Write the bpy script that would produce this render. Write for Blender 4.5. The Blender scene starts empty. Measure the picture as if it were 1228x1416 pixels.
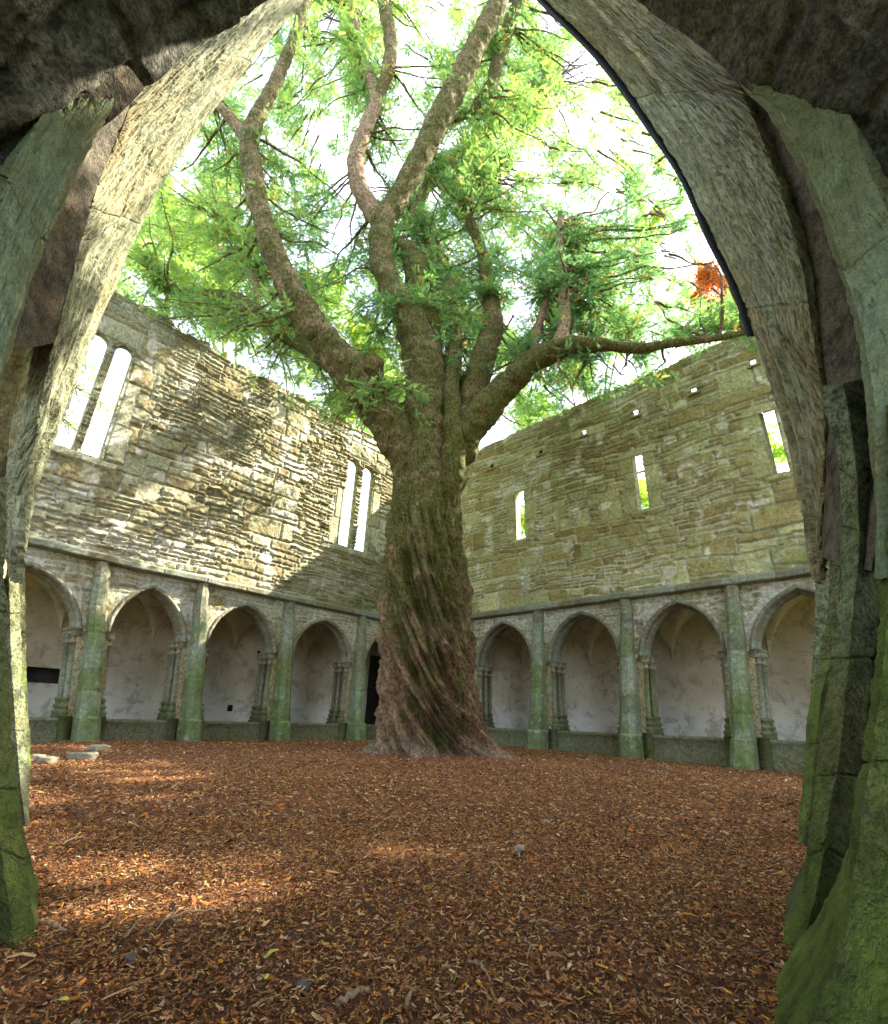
import bpy, math, numpy as np
from mathutils import Vector
D = bpy.data; SC = bpy.context.scene
rng = np.random.default_rng(7)
# ------------------------------------------------------------------ camera, sky, sun, exposure
F = 697.33; PITCH = .3906; ROLL = .0335          # focal length in photo pixels (1228 x 1416)
cd = D.cameras.new('camera'); cam = D.objects.new('camera', cd); SC.collection.objects.link(cam); SC.camera = cam
cd.sensor_fit = 'VERTICAL'; cd.sensor_height = 24; cd.lens = 24*F/1416; cd.clip_start = .02; cd.clip_end = 600
from mathutils import Matrix
cam.matrix_world = Matrix.Rotation(math.pi/2+PITCH, 4, 'X') @ Matrix.Rotation(ROLL, 4, 'Z')
SUN_AZ, SUN_EL = math.radians(68), math.radians(43.5)      # azimuth clockwise from +Y
w = D.worlds.new('World'); SC.world = w; w.use_nodes = True
wn = w.node_tree; sky = wn.nodes.new('ShaderNodeTexSky'); sky.sky_type = 'NISHITA'; sky.sun_disc = False
sky.sun_elevation = SUN_EL; sky.sun_rotation = SUN_AZ; sky.dust_density = 3.0; sky.air_density = 1.0
bg = wn.nodes['Background']; bg.inputs[1].default_value = .15; 
_tc = wn.nodes.new('ShaderNodeTexCoord'); _n = wn.nodes.new('ShaderNodeTexNoise'); _n.inputs['Scale'].default_value = 3.2; _n.inputs['Detail'].default_value = 8; _n.inputs['Roughness'].default_value = .6
wn.links.new(_tc.outputs['Generated'], _n.inputs['Vector']); _r = wn.nodes.new('ShaderNodeMapRange'); _r.inputs[1].default_value = .40; _r.inputs[2].default_value = .60
wn.links.new(_n.outputs['Fac'], _r.inputs[0]); _m = wn.nodes.new('ShaderNodeMix'); _m.data_type = 'RGBA'; wn.links.new(_r.outputs[0], _m.inputs[0]); wn.links.new(sky.outputs[0], _m.inputs[6]); _m.inputs[7].default_value = (5.0, 5.5, 6.4, 1)
wn.links.new(_m.outputs[2], bg.inputs[0])      # thin bright cloud over the blue
sl = D.lights.new('sun', 'SUN'); so = D.objects.new('sun', sl); SC.collection.objects.link(so)
sl.energy = 5; sl.angle = math.radians(.5); sl.color = (1, .93, .8)
sd = Vector((math.sin(SUN_AZ)*math.cos(SUN_EL), math.cos(SUN_AZ)*math.cos(SUN_EL), math.sin(SUN_EL)))
so.rotation_euler = sd.to_track_quat('Z', 'Y').to_euler(); so.location = sd*40
SC.view_settings.view_transform = 'Standard'; SC.view_settings.look = 'None'; SC.view_settings.gamma = 1
SC.view_settings.exposure = 2.45
SC.cycles.max_bounces = 10; SC.cycles.diffuse_bounces = 6; SC.cycles.transparent_max_bounces = 8
SC.cycles.sample_clamp_indirect = 6

# ------------------------------------------------------------------ image pixel and wall coordinate helpers
AL = .752; C0 = np.array([-.7745, 15.1122, 0.])
dL = np.array([-math.sin(AL), -math.cos(AL), 0.]); dR = np.array([math.cos(AL), -math.sin(AL), 0.])
cp, sp, cr, sr = math.cos(PITCH), math.sin(PITCH), math.cos(ROLL), math.sin(ROLL)
def ray(px, py):
    x = (px-614)/F; z = -(py-708)/F
    x, z = cr*x-sr*z, sr*x+cr*z
    return np.array([x, cp-sp*z, sp+cp*z])
def at(px, py, Y):
    r = ray(px, py); return r*(Y/r[1])
def camdepth(P): return P[1]*cp+P[2]*sp
def wallpt(w, px, py, off=0.):
    n, d = (dR, dL) if w == 'L' else (dL, dR)
    r = ray(px, py); P = r*(((C0+off*n)@n)/(r@n)); return (P-C0)@d, P[2]
def W(w, t, n, z):
    nn, d = (dR, dL) if w == 'L' else (dL, dR)
    t = np.asarray(t, float); n = np.asarray(n, float); z = np.asarray(z, float)
    t, n, z = np.broadcast_arrays(t, n, z)
    # the arcade is sheared to follow image outlines: its piers lean a little towards the far corner the farther they stand from it
    lean = np.interp(t, [0, 2, 4.2, 6.3, 8.15, 10], [0, .0, .12, .28, .46, .5]) if w == 'L' else np.interp(t, [0, 2.1, 4.3, 6.5, 8.55, 10], [0, 0, .03, .14, .27, .32])
    t = t-lean*np.clip(2.5-z, 0, 4)/3.
    return C0 + t[..., None]*d + n[..., None]*nn + z[..., None]*np.array([0, 0, 1.])

# ------------------------------------------------------------------ numpy noise
_perm = np.random.default_rng(3).random(65536).astype(np.float64)
def _h(i, j, k):
    return _perm[((i*73856093) ^ (j*19349663) ^ (k*83492791)) & 65535]
def noise(P, s=1., seed=0):
    P = np.asarray(P, float)*s + seed*17.13
    i = np.floor(P).astype(np.int64); f = P-i; f = f*f*(3-2*f)
    x, y, z = i[..., 0], i[..., 1], i[..., 2]; a, b, c = f[..., 0], f[..., 1], f[..., 2]
    def L(u, v, t): return u+(v-u)*t
    return L(L(L(_h(x,y,z),_h(x+1,y,z),a), L(_h(x,y+1,z),_h(x+1,y+1,z),a), b),
             L(L(_h(x,y,z+1),_h(x+1,y,z+1),a), L(_h(x,y+1,z+1),_h(x+1,y+1,z+1),a), b), c)*2-1
def fbm(P, s=1., o=4, seed=0, g=.5):
    r = 0; a = 1; t = 0
    for k in range(o):
        r = r + a*noise(P, s*2**k, seed+k*5); t += a; a *= g
    return r/t
def smooth(x, a, b):
    x = np.clip((x-a)/(b-a), 0, 1); return x*x*(3-2*x)
def P2(a, b): return np.stack([a, b, np.zeros_like(a)], -1)

# ------------------------------------------------------------------ mesh helpers
def mk(name, V, Fc, mat=None, parent=None, smooth_=True, col=None, uv=None, kind=None, mats=None, mi=None):
    """V (n,3); Fc: (m,4) int array or list of arrays/lists"""
    V = np.asarray(V, np.float32).reshape(-1, 3)
    me = D.meshes.new(name)
    groups = Fc if isinstance(Fc, list) else [Fc]
    groups = [np.asarray(g, np.int32) for g in groups if len(g)]
    nl = sum(g.size for g in groups); nf = sum(len(g) for g in groups)
    me.vertices.add(len(V)); me.vertices.foreach_set('co', V.ravel())
    me.loops.add(nl); li = np.concatenate([g.ravel() for g in groups]); me.loops.foreach_set('vertex_index', li)
    me.polygons.add(nf)
    tot = np.concatenate([np.full(len(g), g.shape[1], np.int32) for g in groups]); st = np.concatenate([[0], np.cumsum(tot)[:-1]]).astype(np.int32)
    me.polygons.foreach_set('loop_start', st); me.polygons.foreach_set('loop_total', tot)
    if mi is not None: me.polygons.foreach_set('material_index', np.asarray(mi, np.int32))
    me.update(calc_edges=True); me.validate()
    me.polygons.foreach_set('use_smooth', np.full(len(me.polygons), bool(smooth_)))
    if col is not None:
        col = np.asarray(col, np.float32)
        if col.shape[1] == 3: col = np.c_[col, np.ones(len(col), np.float32)]
        a = me.color_attributes.new('scol', 'FLOAT_COLOR', 'POINT'); a.data.foreach_set('color', col.ravel())
    if uv is not None:
        u = me.uv_layers.new(name='UVMap'); l2 = np.empty(len(me.loops), np.int32); me.loops.foreach_get('vertex_index', l2)
        u.data.foreach_set('uv', np.asarray(uv, np.float32)[l2].ravel())
    for m in (mats or [mat]):
        if m: me.materials.append(m)
    o = D.objects.new(name, me); SC.collection.objects.link(o)
    if parent is not None:
        o.parent = parent; q = parent; off = Vector((0, 0, 0))
        while q is not None: off += q.location; q = q.parent
        o.location = -off
    if kind: o['kind'] = kind
    return o
def tag(o, label, cat=None, group=None):
    o['label'] = label
    if cat: o['category'] = cat
    if group: o['group'] = group
    return o
def thing(name, label, cat, loc=(0, 0, 0), group=None):
    o = D.objects.new(name, None); SC.collection.objects.link(o); o.location = [float(v) for v in loc]; o.empty_display_size = .2
    return tag(o, label, cat, group)
def gridfaces(nu, nv, cu=False, cv=False, base=0):
    i = np.arange(nu if cu else nu-1)[:, None]; j = np.arange(nv if cv else nv-1)[None, :]
    a = i*nv+j; b = ((i+1) % nu)*nv+j; c = ((i+1) % nu)*nv+(j+1) % nv; d = i*nv+(j+1) % nv
    return np.stack([a, b, c, d], -1).reshape(-1, 4)+base
class MB:
    """collects pieces into one mesh"""
    def __init__(s): s.V = []; s.F4 = []; s.F3 = []; s.C = []; s.n = 0
    def add(s, V, F4=None, F3=None, col=None):
        V = np.asarray(V, float).reshape(-1, 3)
        if F4 is not None and len(F4): s.F4.append(np.asarray(F4)+s.n)
        if F3 is not None and len(F3): s.F3.append(np.asarray(F3)+s.n)
        s.V.append(V); s.C.append(np.zeros((len(V), 3)) if col is None else np.broadcast_to(np.asarray(col, float), (len(V), 3))); s.n += len(V)
    def build(s, name, mat, parent=None, smooth_=True, **k):
        g = []
        if s.F4: g.append(np.concatenate(s.F4))
        if s.F3: g.append(np.concatenate(s.F3))
        return mk(name, np.concatenate(s.V), g, mat, parent, smooth_, col=np.concatenate(s.C), **k)
def cr_interp(A, N):
    """Catmull-Rom resample of the first axis of A by arc length"""
    A = np.asarray(A, float); n = len(A)
    fl = A.reshape(n, -1)
    P = np.concatenate([[2*fl[0]-fl[1]], fl, [2*fl[-1]-fl[-2]]])
    K = A.reshape(n, -1, A.shape[-1])
    d = np.linalg.norm(np.diff(K[:, 0, :], axis=0), axis=-1)+np.linalg.norm(np.diff(K[:, -1, :], axis=0), axis=-1)+1e-6
    s = np.concatenate([[0], np.cumsum(d)]); x = np.linspace(0, s[-1], N)
    i = np.clip(np.searchsorted(s, x, 'right')-1, 0, n-2); f = ((x-s[i])/d[i])[:, None]
    p0, p1, p2, p3 = P[i], P[i+1], P[i+2], P[i+3]
    h = d[i][:, None]
    dm = np.concatenate([[d[0]], d, [d[-1]]])
    h0 = dm[i][:, None]; h2 = dm[i+2][:, None]
    m1 = ((p2-p1)/h*h0+(p1-p0)/h0*h)/(h0+h)*h; m2 = ((p3-p2)/h2*h+(p2-p1)/h*h2)/(h+h2)*h
    f2 = f*f; f3 = f2*f
    r = (2*f3-3*f2+1)*p1+(f3-2*f2+f)*m1+(3*f2-2*f3)*p2+(f3-f2)*m2
    return r.reshape((N,)+A.shape[1:])
def vnormals(V, nu, nv, cv):
    G = V.reshape(nu, nv, 3)
    du = np.gradient(G, axis=0)
    dv = (np.roll(G, -1, 1)-np.roll(G, 1, 1)) if cv else np.gradient(G, axis=1)
    n = np.cross(du, dv); n /= np.linalg.norm(n, axis=-1, keepdims=True)+1e-9
    return n
def box(mb, w, t0, t1, n0, n1, z0, z1, col=None, bev=.0):
    t = [t0, t1, t1, t0]; n = [n0, n0, n1, n1]
    V = np.concatenate([W(w, t, n, [z0]*4), W(w, t, n, [z1]*4)])
    mb.add(V, [[0,1,2,3],[4,5,6,7],[0,1,5,4],[1,2,6,5],[2,3,7,6],[3,0,4,7]], col=col)
def prism(mb, w, rings, col=None, cap=True):
    """rings: list of (z, [(t,n)...]) stacked closed sections"""
    k = len(rings[0][1])
    V = np.concatenate([W(w, [p[0] for p in s], [p[1] for p in s], [z]*k) for z, s in rings])
    Fc = gridfaces(len(rings), k, cv=True); mb.add(V, Fc, col=col)
    if cap:
        base = (len(rings)-1)*k
        mb.F3.append(np.array([[base, base+j, base+j+1] for j in range(1, k-1)])+mb.n-len(V))

# ------------------------------------------------------------------ materials
def newmat(name):
    m = D.materials.new(name); m.use_nodes = True; nt = m.node_tree; b = nt.nodes['Principled BSDF']
    b.inputs['Roughness'].default_value = .9; b.inputs['Specular IOR Level'].default_value = .25
    return m, nt, b
def nz(nt, vec, scale, detail=5, rough=.6, dist=0):
    n = nt.nodes.new('ShaderNodeTexNoise'); n.inputs['Scale'].default_value = scale; n.inputs['Detail'].default_value = detail
    n.inputs['Roughness'].default_value = rough; n.inputs['Distortion'].default_value = dist
    if vec is not None: nt.links.new(vec, n.inputs['Vector'])
    return n.outputs['Fac']
def ramp(nt, fac, stops):
    r = nt.nodes.new('ShaderNodeValToRGB'); nt.links.new(fac, r.inputs[0]); e = r.color_ramp.elements
    while len(e) < len(stops): e.new(.5)
    for q, (p, c) in zip(e, stops): q.position = p; q.color = (*c, 1) if len(c) == 3 else c
    return r.outputs[0]
def mr(nt, fac, a, b, c=0, d=1):
    r = nt.nodes.new('ShaderNodeMapRange'); nt.links.new(fac, r.inputs[0])
    for k, v in zip((1, 2, 3, 4), (a, b, c, d)): r.inputs[k].default_value = v
    return r.outputs[0]
def mix(nt, fac, a, b, mode='MIX'):
    m = nt.nodes.new('ShaderNodeMix'); m.data_type = 'RGBA'; m.blend_type = mode
    if isinstance(fac, (int, float)): m.inputs[0].default_value = fac
    else: nt.links.new(fac, m.inputs[0])
    for s, v in ((6, a), (7, b)):
        if isinstance(v, tuple): m.inputs[s].default_value = (*v, 1)
        else: nt.links.new(v, m.inputs[s])
    return m.outputs[2]
def mth(nt, op, a, b):
    m = nt.nodes.new('ShaderNodeMath'); m.operation = op
    for k, v in enumerate((a, b)):
        if isinstance(v, (int, float)): m.inputs[k].default_value = v
        else: nt.links.new(v, m.inputs[k])
    return m.outputs[0]
def bump(nt, b, hs, strength=.6, dist=.02):
    bp = nt.nodes.new('ShaderNodeBump'); bp.inputs['Strength'].default_value = strength; bp.inputs['Distance'].default_value = dist
    nt.links.new(hs, bp.inputs['Height']); nt.links.new(bp.outputs[0], b.inputs['Normal'])
def vec(nt, kind='Object', scale=None):
    t = nt.nodes.new('ShaderNodeTexCoord'); o = t.outputs[kind]
    if scale:
        m = nt.nodes.new('ShaderNodeMapping'); m.inputs['Scale'].default_value = scale; nt.links.new(o, m.inputs[0]); o = m.outputs[0]
    return o
def stone_mat(name, ca, cb, moss=(.07, .1, .02), mosslo=.55, mosshi=.7, mortar=(.5, .46, .36), grain=60, bs=.5, bd=.015, uvs=None, lichen=(.5, .5, .45), lich=.0, stain=None, k=1.):
    """scol.r = per-stone tone, scol.g = mortar mask, scol.b = damp / moss amount"""
    m, nt, b = newmat(name); v = vec(nt, 'UV', uvs) if uvs else vec(nt); vo = vec(nt)
    a = nt.nodes.new('ShaderNodeVertexColor'); a.layer_name = 'scol'
    s = nt.nodes.new('ShaderNodeSeparateColor'); nt.links.new(a.outputs[0], s.inputs[0])
    n1 = nz(nt, v, 2.3, 6, .65); n2 = nz(nt, v, 14, 6, .7); n3 = nz(nt, v, grain, 4, .75)
    tone = mth(nt, 'ADD', mth(nt, 'MULTIPLY', s.outputs[0], .72), mth(nt, 'MULTIPLY', mr(nt, n1, .38, .62), .3))
    md = tuple((x+y)/2 for x, y in zip(ca, cb)); c = ramp(nt, tone, [(0.05, ca), (.35, (md[0]*.92, md[1]*.80, md[2]*.62)), (.6, (md[0]*.95, md[1]*1.02, md[2]*.95)), (.95, cb)])
    c = mix(nt, 1.0, c, ramp(nt, n2, [(.38, (1-.58*k, 1-.6*k, 1-.64*k)), (.5, (.97, .97, .97)), (.62, (1+.4*k, 1+.37*k, 1+.3*k))]), 'MULTIPLY')
    c = mix(nt, 1.0, c, ramp(nt, n3, [(.4, (1-.55*k, 1-.55*k, 1-.57*k)), (.5, (1, 1, 1)), (.62, (1+.35*k, 1+.35*k, 1+.3*k))]), 'MULTIPLY')
    c = mix(nt, s.outputs[1], c, mix(nt, 1.0, mortar, ramp(nt, n2, [(.4, (.7, .7, .7)), (.6, (1.15, 1.15, 1.15))]), 'MULTIPLY'))
    if stain:
        st = mr(nt, nz(nt, vec(nt, 'Object', (1, 1, .35)), 1.7, 5, .7), .48, .62)
        c = mix(nt, mth(nt, 'MULTIPLY', st, .75), c, stain)
    mo = mth(nt, 'ADD', mth(nt, 'ADD', nz(nt, vo, 1.6, 6, .7), mth(nt, 'MULTIPLY', n2, .25)), mth(nt, 'SUBTRACT', s.outputs[2], .62))
    mm = mr(nt, mo, mosslo, mosshi)
    mc = mix(nt, mr(nt, nz(nt, vo, 9, 4, .7), .35, .65), tuple(x*.6 for x in moss), tuple(min(1, x*1.7) for x in moss))
    c = mix(nt, mth(nt, 'MULTIPLY', mm, .85), c, mc)
    if lich:
        lm = mr(nt, nz(nt, vo, 7, 5, .6), .60, .66); c = mix(nt, mth(nt, 'MULTIPLY', lm, lich), c, lichen)
    nt.links.new(c, b.inputs['Base Color'])
    hh = mth(nt, 'ADD', mth(nt, 'MULTIPLY', n2, 1.0), mth(nt, 'MULTIPLY', n3, .55))
    bump(nt, b, hh, min(1, bs*1.4), bd*2.2)
    return m
M = {}
M['rubbleR'] = stone_mat('olive_rubble', (.22, .185, .07), (.60, .55, .29), (.13, .16, .03), .52, .84, (.74, .70, .54), 24, .7, .02, k=.45)
M['rubbleL'] = stone_mat('buff_rubble', (.17, .15, .08), (.49, .45, .30), (.12, .15, .03), .52, .84, (.68, .63, .5), 26, .7, .02, k=.5)
M['dressed'] = stone_mat('dressed_stone', (.28, .27, .17), (.46, .42, .27), (.12, .15, .04), .7, .95, grain=80, bs=.35, bd=.01)
M['spandrel'] = stone_mat('limewashed_spandrel', (.2, .185, .10), (.54, .50, .34), (.09, .12, .03), .58, .8, (.62, .60, .5), 32, .6, .015, k=.7)
M['greenstone'] = stone_mat('algae_green_stone', (.15, .165, .12), (.34, .35, .28), (.09, .13, .03), .34, .66, grain=38, bs=.35, bd=.012, lich=.25, k=.6)
M['arch'] = stone_mat('weathered_arch_stone', (.17, .17, .13), (.36, .35, .28), (.11, .15, .04), .5, .8, grain=38, bs=.4, bd=.01, lich=.15, k=.6)
M['cornice'] = stone_mat('slate_grey_cornice', (.15, .15, .12), (.29, .29, .22), (.11, .14, .035), .5, .8, grain=36, bs=.4, bd=.01, k=.5)
M['plinth'] = stone_mat('mossy_plinth', (.09, .10, .055), (.26, .27, .18), (.08, .12, .025), .42, .62, grain=30, bs=.6, bd=.015, k=.5)
M['soffit'] = stone_mat('striated_soffit', (.22, .21, .11), (.50, .48, .33), (.20, .24, .05), .44, .82, grain=45, bs=1.0, bd=.02, uvs=(.4, 1.4, 1), lich=.3, k=.75)
M['rib'] = stone_mat('green_tooled_stone', (.21, .25, .14), (.38, .42, .27), (.09, .14, .03), .46, .80, grain=70, bs=.8, bd=.012, uvs=(1, 1, 1), k=.45)
M['pier'] = stone_mat('yellow_green_pier', mortar=(.035, .032, .025), ca=(.11, .125, .06), cb=(.30, .32, .20), moss=(.11, .15, .02), mosslo=.42, mosshi=.68, k=.95, grain=60, bs=1.0, bd=.02)
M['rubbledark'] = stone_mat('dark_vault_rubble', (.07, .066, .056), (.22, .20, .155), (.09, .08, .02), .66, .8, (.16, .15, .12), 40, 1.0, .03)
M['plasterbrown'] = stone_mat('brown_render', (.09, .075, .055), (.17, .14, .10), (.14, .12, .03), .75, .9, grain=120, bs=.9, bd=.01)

def plaster_mat():
    m, nt, b = newmat('stained_plaster'); v = vec(nt)
    sx = nt.nodes.new('ShaderNodeSeparateXYZ'); nt.links.new(v, sx.inputs[0])
    n1 = nz(nt, v, 1.1, 7, .65); n2 = nz(nt, v, 9, 6, .7); n3 = nz(nt, v, 3.0, 8, .75, .6)
    hz = mr(nt, mth(nt, 'ADD', sx.outputs[2], mth(nt, 'MULTIPLY', n1, .9)), .55, 1.25)
    c = mix(nt, hz, (.80, .77, .68), (.64, .54, .39))
    c = mix(nt, mr(nt, n3, .50, .60, 0, .6), c, (.30, .25, .18))
    c = mix(nt, mr(nt, n2, .62, .75, 0, .6), c, (.16, .15, .12))
    c = mix(nt, 1.0, c, ramp(nt, n1, [(.3, (.75, .73, .7)), (.7, (1.1, 1.1, 1.1))]), 'MULTIPLY')
    nt.links.new(c, b.inputs['Base Color']); bump(nt, b, mth(nt, 'ADD', n2, n3), .3, .02)
    return m
M['plaster'] = plaster_mat()
def simple(name, c, r=.9, scale=20, var=.35, bs=.3):
    m, nt, b = newmat(name); v = vec(nt); n = nz(nt, v, scale, 5, .7)
    nt.links.new(mix(nt, 1.0, c, ramp(nt, n, [(.3, (1-var,)*3), (.7, (1+var,)*3)]), 'MULTIPLY'), b.inputs['Base Color'])
    b.inputs['Roughness'].default_value = r; bump(nt, b, n, bs, .01); return m
M['void'] = simple('soot_black_recess', (.055, .05, .045))  # near-black colour stands for the unlit depth of holes and recesses
M['lead'] = simple('dark_wet_edge', (.02, .022, .022), .6)  # dark colour stands for shade along the arch arris
M['slab'] = simple('grey_green_slab', (.19, .17, .11), .9, 12)
M['slate'] = simple('dark_slate', (.075, .07, .065), .7, 20)
M['wood'] = simple('dry_twig_bark', (.26, .17, .10), .9, 40)
M['pebble'] = simple('grey_pebble', (.17, .16, .13), .8, 30)
M['cutwood'] = simple('sawn_wood', (.22, .20, .17), .9, 60)

def bark_mat(name='yew_bark'):
    m, nt, b = newmat(name); v = vec(nt, 'Object', (1, 1, .6)); vo = vec(nt)
    a = nt.nodes.new('ShaderNodeVertexColor'); a.layer_name = 'scol'
    s = nt.nodes.new('ShaderNodeSeparateColor'); nt.links.new(a.outputs[0], s.inputs[0])
    n1 = nz(nt, v, 4, 7, .7); n2 = nz(nt, v, 26, 6, .75); n3 = nz(nt, vo, 2.6, 8, .75); n4 = nz(nt, vo, 75, 3, .7); n5 = nz(nt, vo, 13, 6, .75)
    c = ramp(nt, n1, [(.36, (.06, .035, .018)), (.47, (.17, .09, .04)), (.55, (.27, .155, .07)), (.66, (.43, .29, .16))])
    c = mix(nt, s.outputs[0], c, mix(nt, mr(nt, n2, .3, .7), (.31, .19, .10), (.58, .42, .27)))       # pale upper bark
    c = mix(nt, s.outputs[2], c, mix(nt, n2, (.24, .16, .11), (.42, .33, .26)))          # worn grey roots
    mo = mr(nt, mth(nt, 'ADD', mth(nt, 'ADD', mth(nt, 'MULTIPLY', n3, 1.3), mth(nt, 'MULTIPLY', n5, .5)), mth(nt, 'SUBTRACT', s.outputs[1], .64)), .62, .84)
    c = mix(nt, mth(nt, 'MULTIPLY', mo, .88), c, mix(nt, mr(nt, n4, .42, .58), (.035, .042, .008), (.23, .24, .05)))
    c = mix(nt, 1.0, c, ramp(nt, n2, [(.4, (.52, .49, .45)), (.58, (1.3, 1.3, 1.3))]), 'MULTIPLY')
    nt.links.new(c, b.inputs['Base Color'])
    bump(nt, b, mth(nt, 'ADD', mth(nt, 'ADD', n2, mth(nt, 'MULTIPLY', n5, 1.4)), mth(nt, 'MULTIPLY', n4, .4)), 1.0, .06)
    return m
M['bark'] = bark_mat()
def leaf_mat(name, c1, c2, tr=.55):
    m, nt, b = newmat(name); nt.nodes.remove(b)
    a = nt.nodes.new('ShaderNodeVertexColor'); a.layer_name = 'scol'
    s = nt.nodes.new('ShaderNodeSeparateColor'); nt.links.new(a.outputs[0], s.inputs[0])
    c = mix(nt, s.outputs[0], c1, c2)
    c = mix(nt, s.outputs[1], c, (.55, .24, .05))
    d = nt.nodes.new('ShaderNodeBsdfDiffuse'); t = nt.nodes.new('ShaderNodeBsdfTranslucent'); mx = nt.nodes.new('ShaderNodeMixShader')
    nt.links.new(c, d.inputs[0]); nt.links.new(mix(nt, 1.0, c, (1.25, 1.3, .7), 'MULTIPLY'), t.inputs[0]); mx.inputs[0].default_value = tr
    nt.links.new(d.outputs[0], mx.inputs[1]); nt.links.new(t.outputs[0], mx.inputs[2])
    nt.links.new(mx.outputs[0], nt.nodes['Material Output'].inputs[0]); return m
M['leaf'] = leaf_mat('yew_needles', (.10, .22, .12), (.36, .50, .18), .6)  # runs from shaded to sunlit foliage green, light put into the colour
M['leafY'] = leaf_mat('yellow_green_leaves', (.22, .38, .06), (.5, .6, .12))
M['leafO'] = leaf_mat('rust_orange_leaves', (.45, .12, .03), (.65, .25, .07))
def attr_mat(name, rough=.9, bs=.5):
    m, nt, b = newmat(name); a = nt.nodes.new('ShaderNodeVertexColor'); a.layer_name = 'scol'
    n = nz(nt, vec(nt), 120, 3, .7)
    nt.links.new(mix(nt, 1.0, a.outputs[0], ramp(nt, n, [(.3, (.7, .7, .7)), (.7, (1.25, 1.25, 1.25))]), 'MULTIPLY'), b.inputs['Base Color'])
    b.inputs['Roughness'].default_value = rough; return m
M['chips'] = attr_mat('shredded_bark_chips')
def ground_mat():
    m, nt, b = newmat('bark_litter'); v = vec(nt)
    n0 = nz(nt, v, .7, 5, .6); n1 = nz(nt, v, 16, 6, .75); n2 = nz(nt, v, 60, 5, .8, .8); n3 = nz(nt, vec(nt, 'Object', (1, .3, 1)), 90, 3, .8, .5); n5 = nz(nt, vec(nt, 'Object', (.3, 1, 1)), 80, 3, .8, .5)
    c = ramp(nt, mth(nt, 'ADD', mth(nt, 'MULTIPLY', n2, .5), mth(nt, 'MULTIPLY', n1, .5)), [(.34, (.04, .016, .007)), (.46, (.15, .06, .023)), (.56, (.25, .10, .036)), (.68, (.40, .19, .075))])
    c = mix(nt, mr(nt, n3, .6, .7, 0, .6), c, (.36, .2, .11)); c = mix(nt, mr(nt, n5, .62, .7, 0, .6), c, (.3, .14, .06))
    c = mix(nt, 1.0, c, ramp(nt, n0, [(.35, (.7, .68, .65)), (.65, (1.2, 1.15, 1.1))]), 'MULTIPLY')
    nt.links.new(c, b.inputs['Base Color']); bump(nt, b, mth(nt, 'ADD', mth(nt, 'ADD', n2, n3), n1), 1.0, .02); return m
M['ground'] = ground_mat()
M['grass'] = simple('meadow_green', (.07, .11, .03), .95, 3)

# ------------------------------------------------------------------ ground
PIT = W('L', 9.0, .55, 0)
def gz(x, y):
    x = np.asarray(x, float); y = np.asarray(y, float); P = np.stack([x, y, 0*x], -1)
    z = -.52+.025*fbm(P, .6, 3, 4)
    z = z-.07*smooth(x+y*.2, 4, 7)
    r = np.hypot(x-.12, y-8.3); z = z+.10*np.exp(-(r/1.5)**2)
    t = (P-C0)@dL; n = (P-C0)@dR
    d = np.maximum(np.abs(t-9.05)/.95, np.abs(n-.15)/.75); z = z-.45*(1-smooth(d, .75, 1.0))
    return z
def litter():
    nx, ny = 360, 420; xs = np.linspace(-9, 9, nx)
    ys = -3+19*np.linspace(0, 1, ny)
    X, Y = np.meshgrid(xs, ys, indexing='ij'); P = np.stack([X, Y, 0*X], -1)
    Z = gz(X, Y)+.012*fbm(P, 7, 3, 9)
    t = (P-C0)@dL; n = (P-C0)@dR
    V = np.stack([X, Y, Z], -1).reshape(-1, 3)
    keep = ((t < .0) | (n < 0)) ; keep = ((P-C0)@dR > -.25) & ((P-C0)@dL > -.25)
    Fc = gridfaces(nx, ny); k = keep.ravel()[Fc].all(1)
    mk('mulch_ground', V, Fc[k], M['ground'], kind='structure')
    s = 260; V = [(-s, -s, -1.1), (s, -s, -1.1), (s, s, -1.1), (-s, s, -1.1)]
    mk('grass_ground', V, [[[0, 1, 2, 3]]], M['grass'], kind='structure')
litter()
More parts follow.
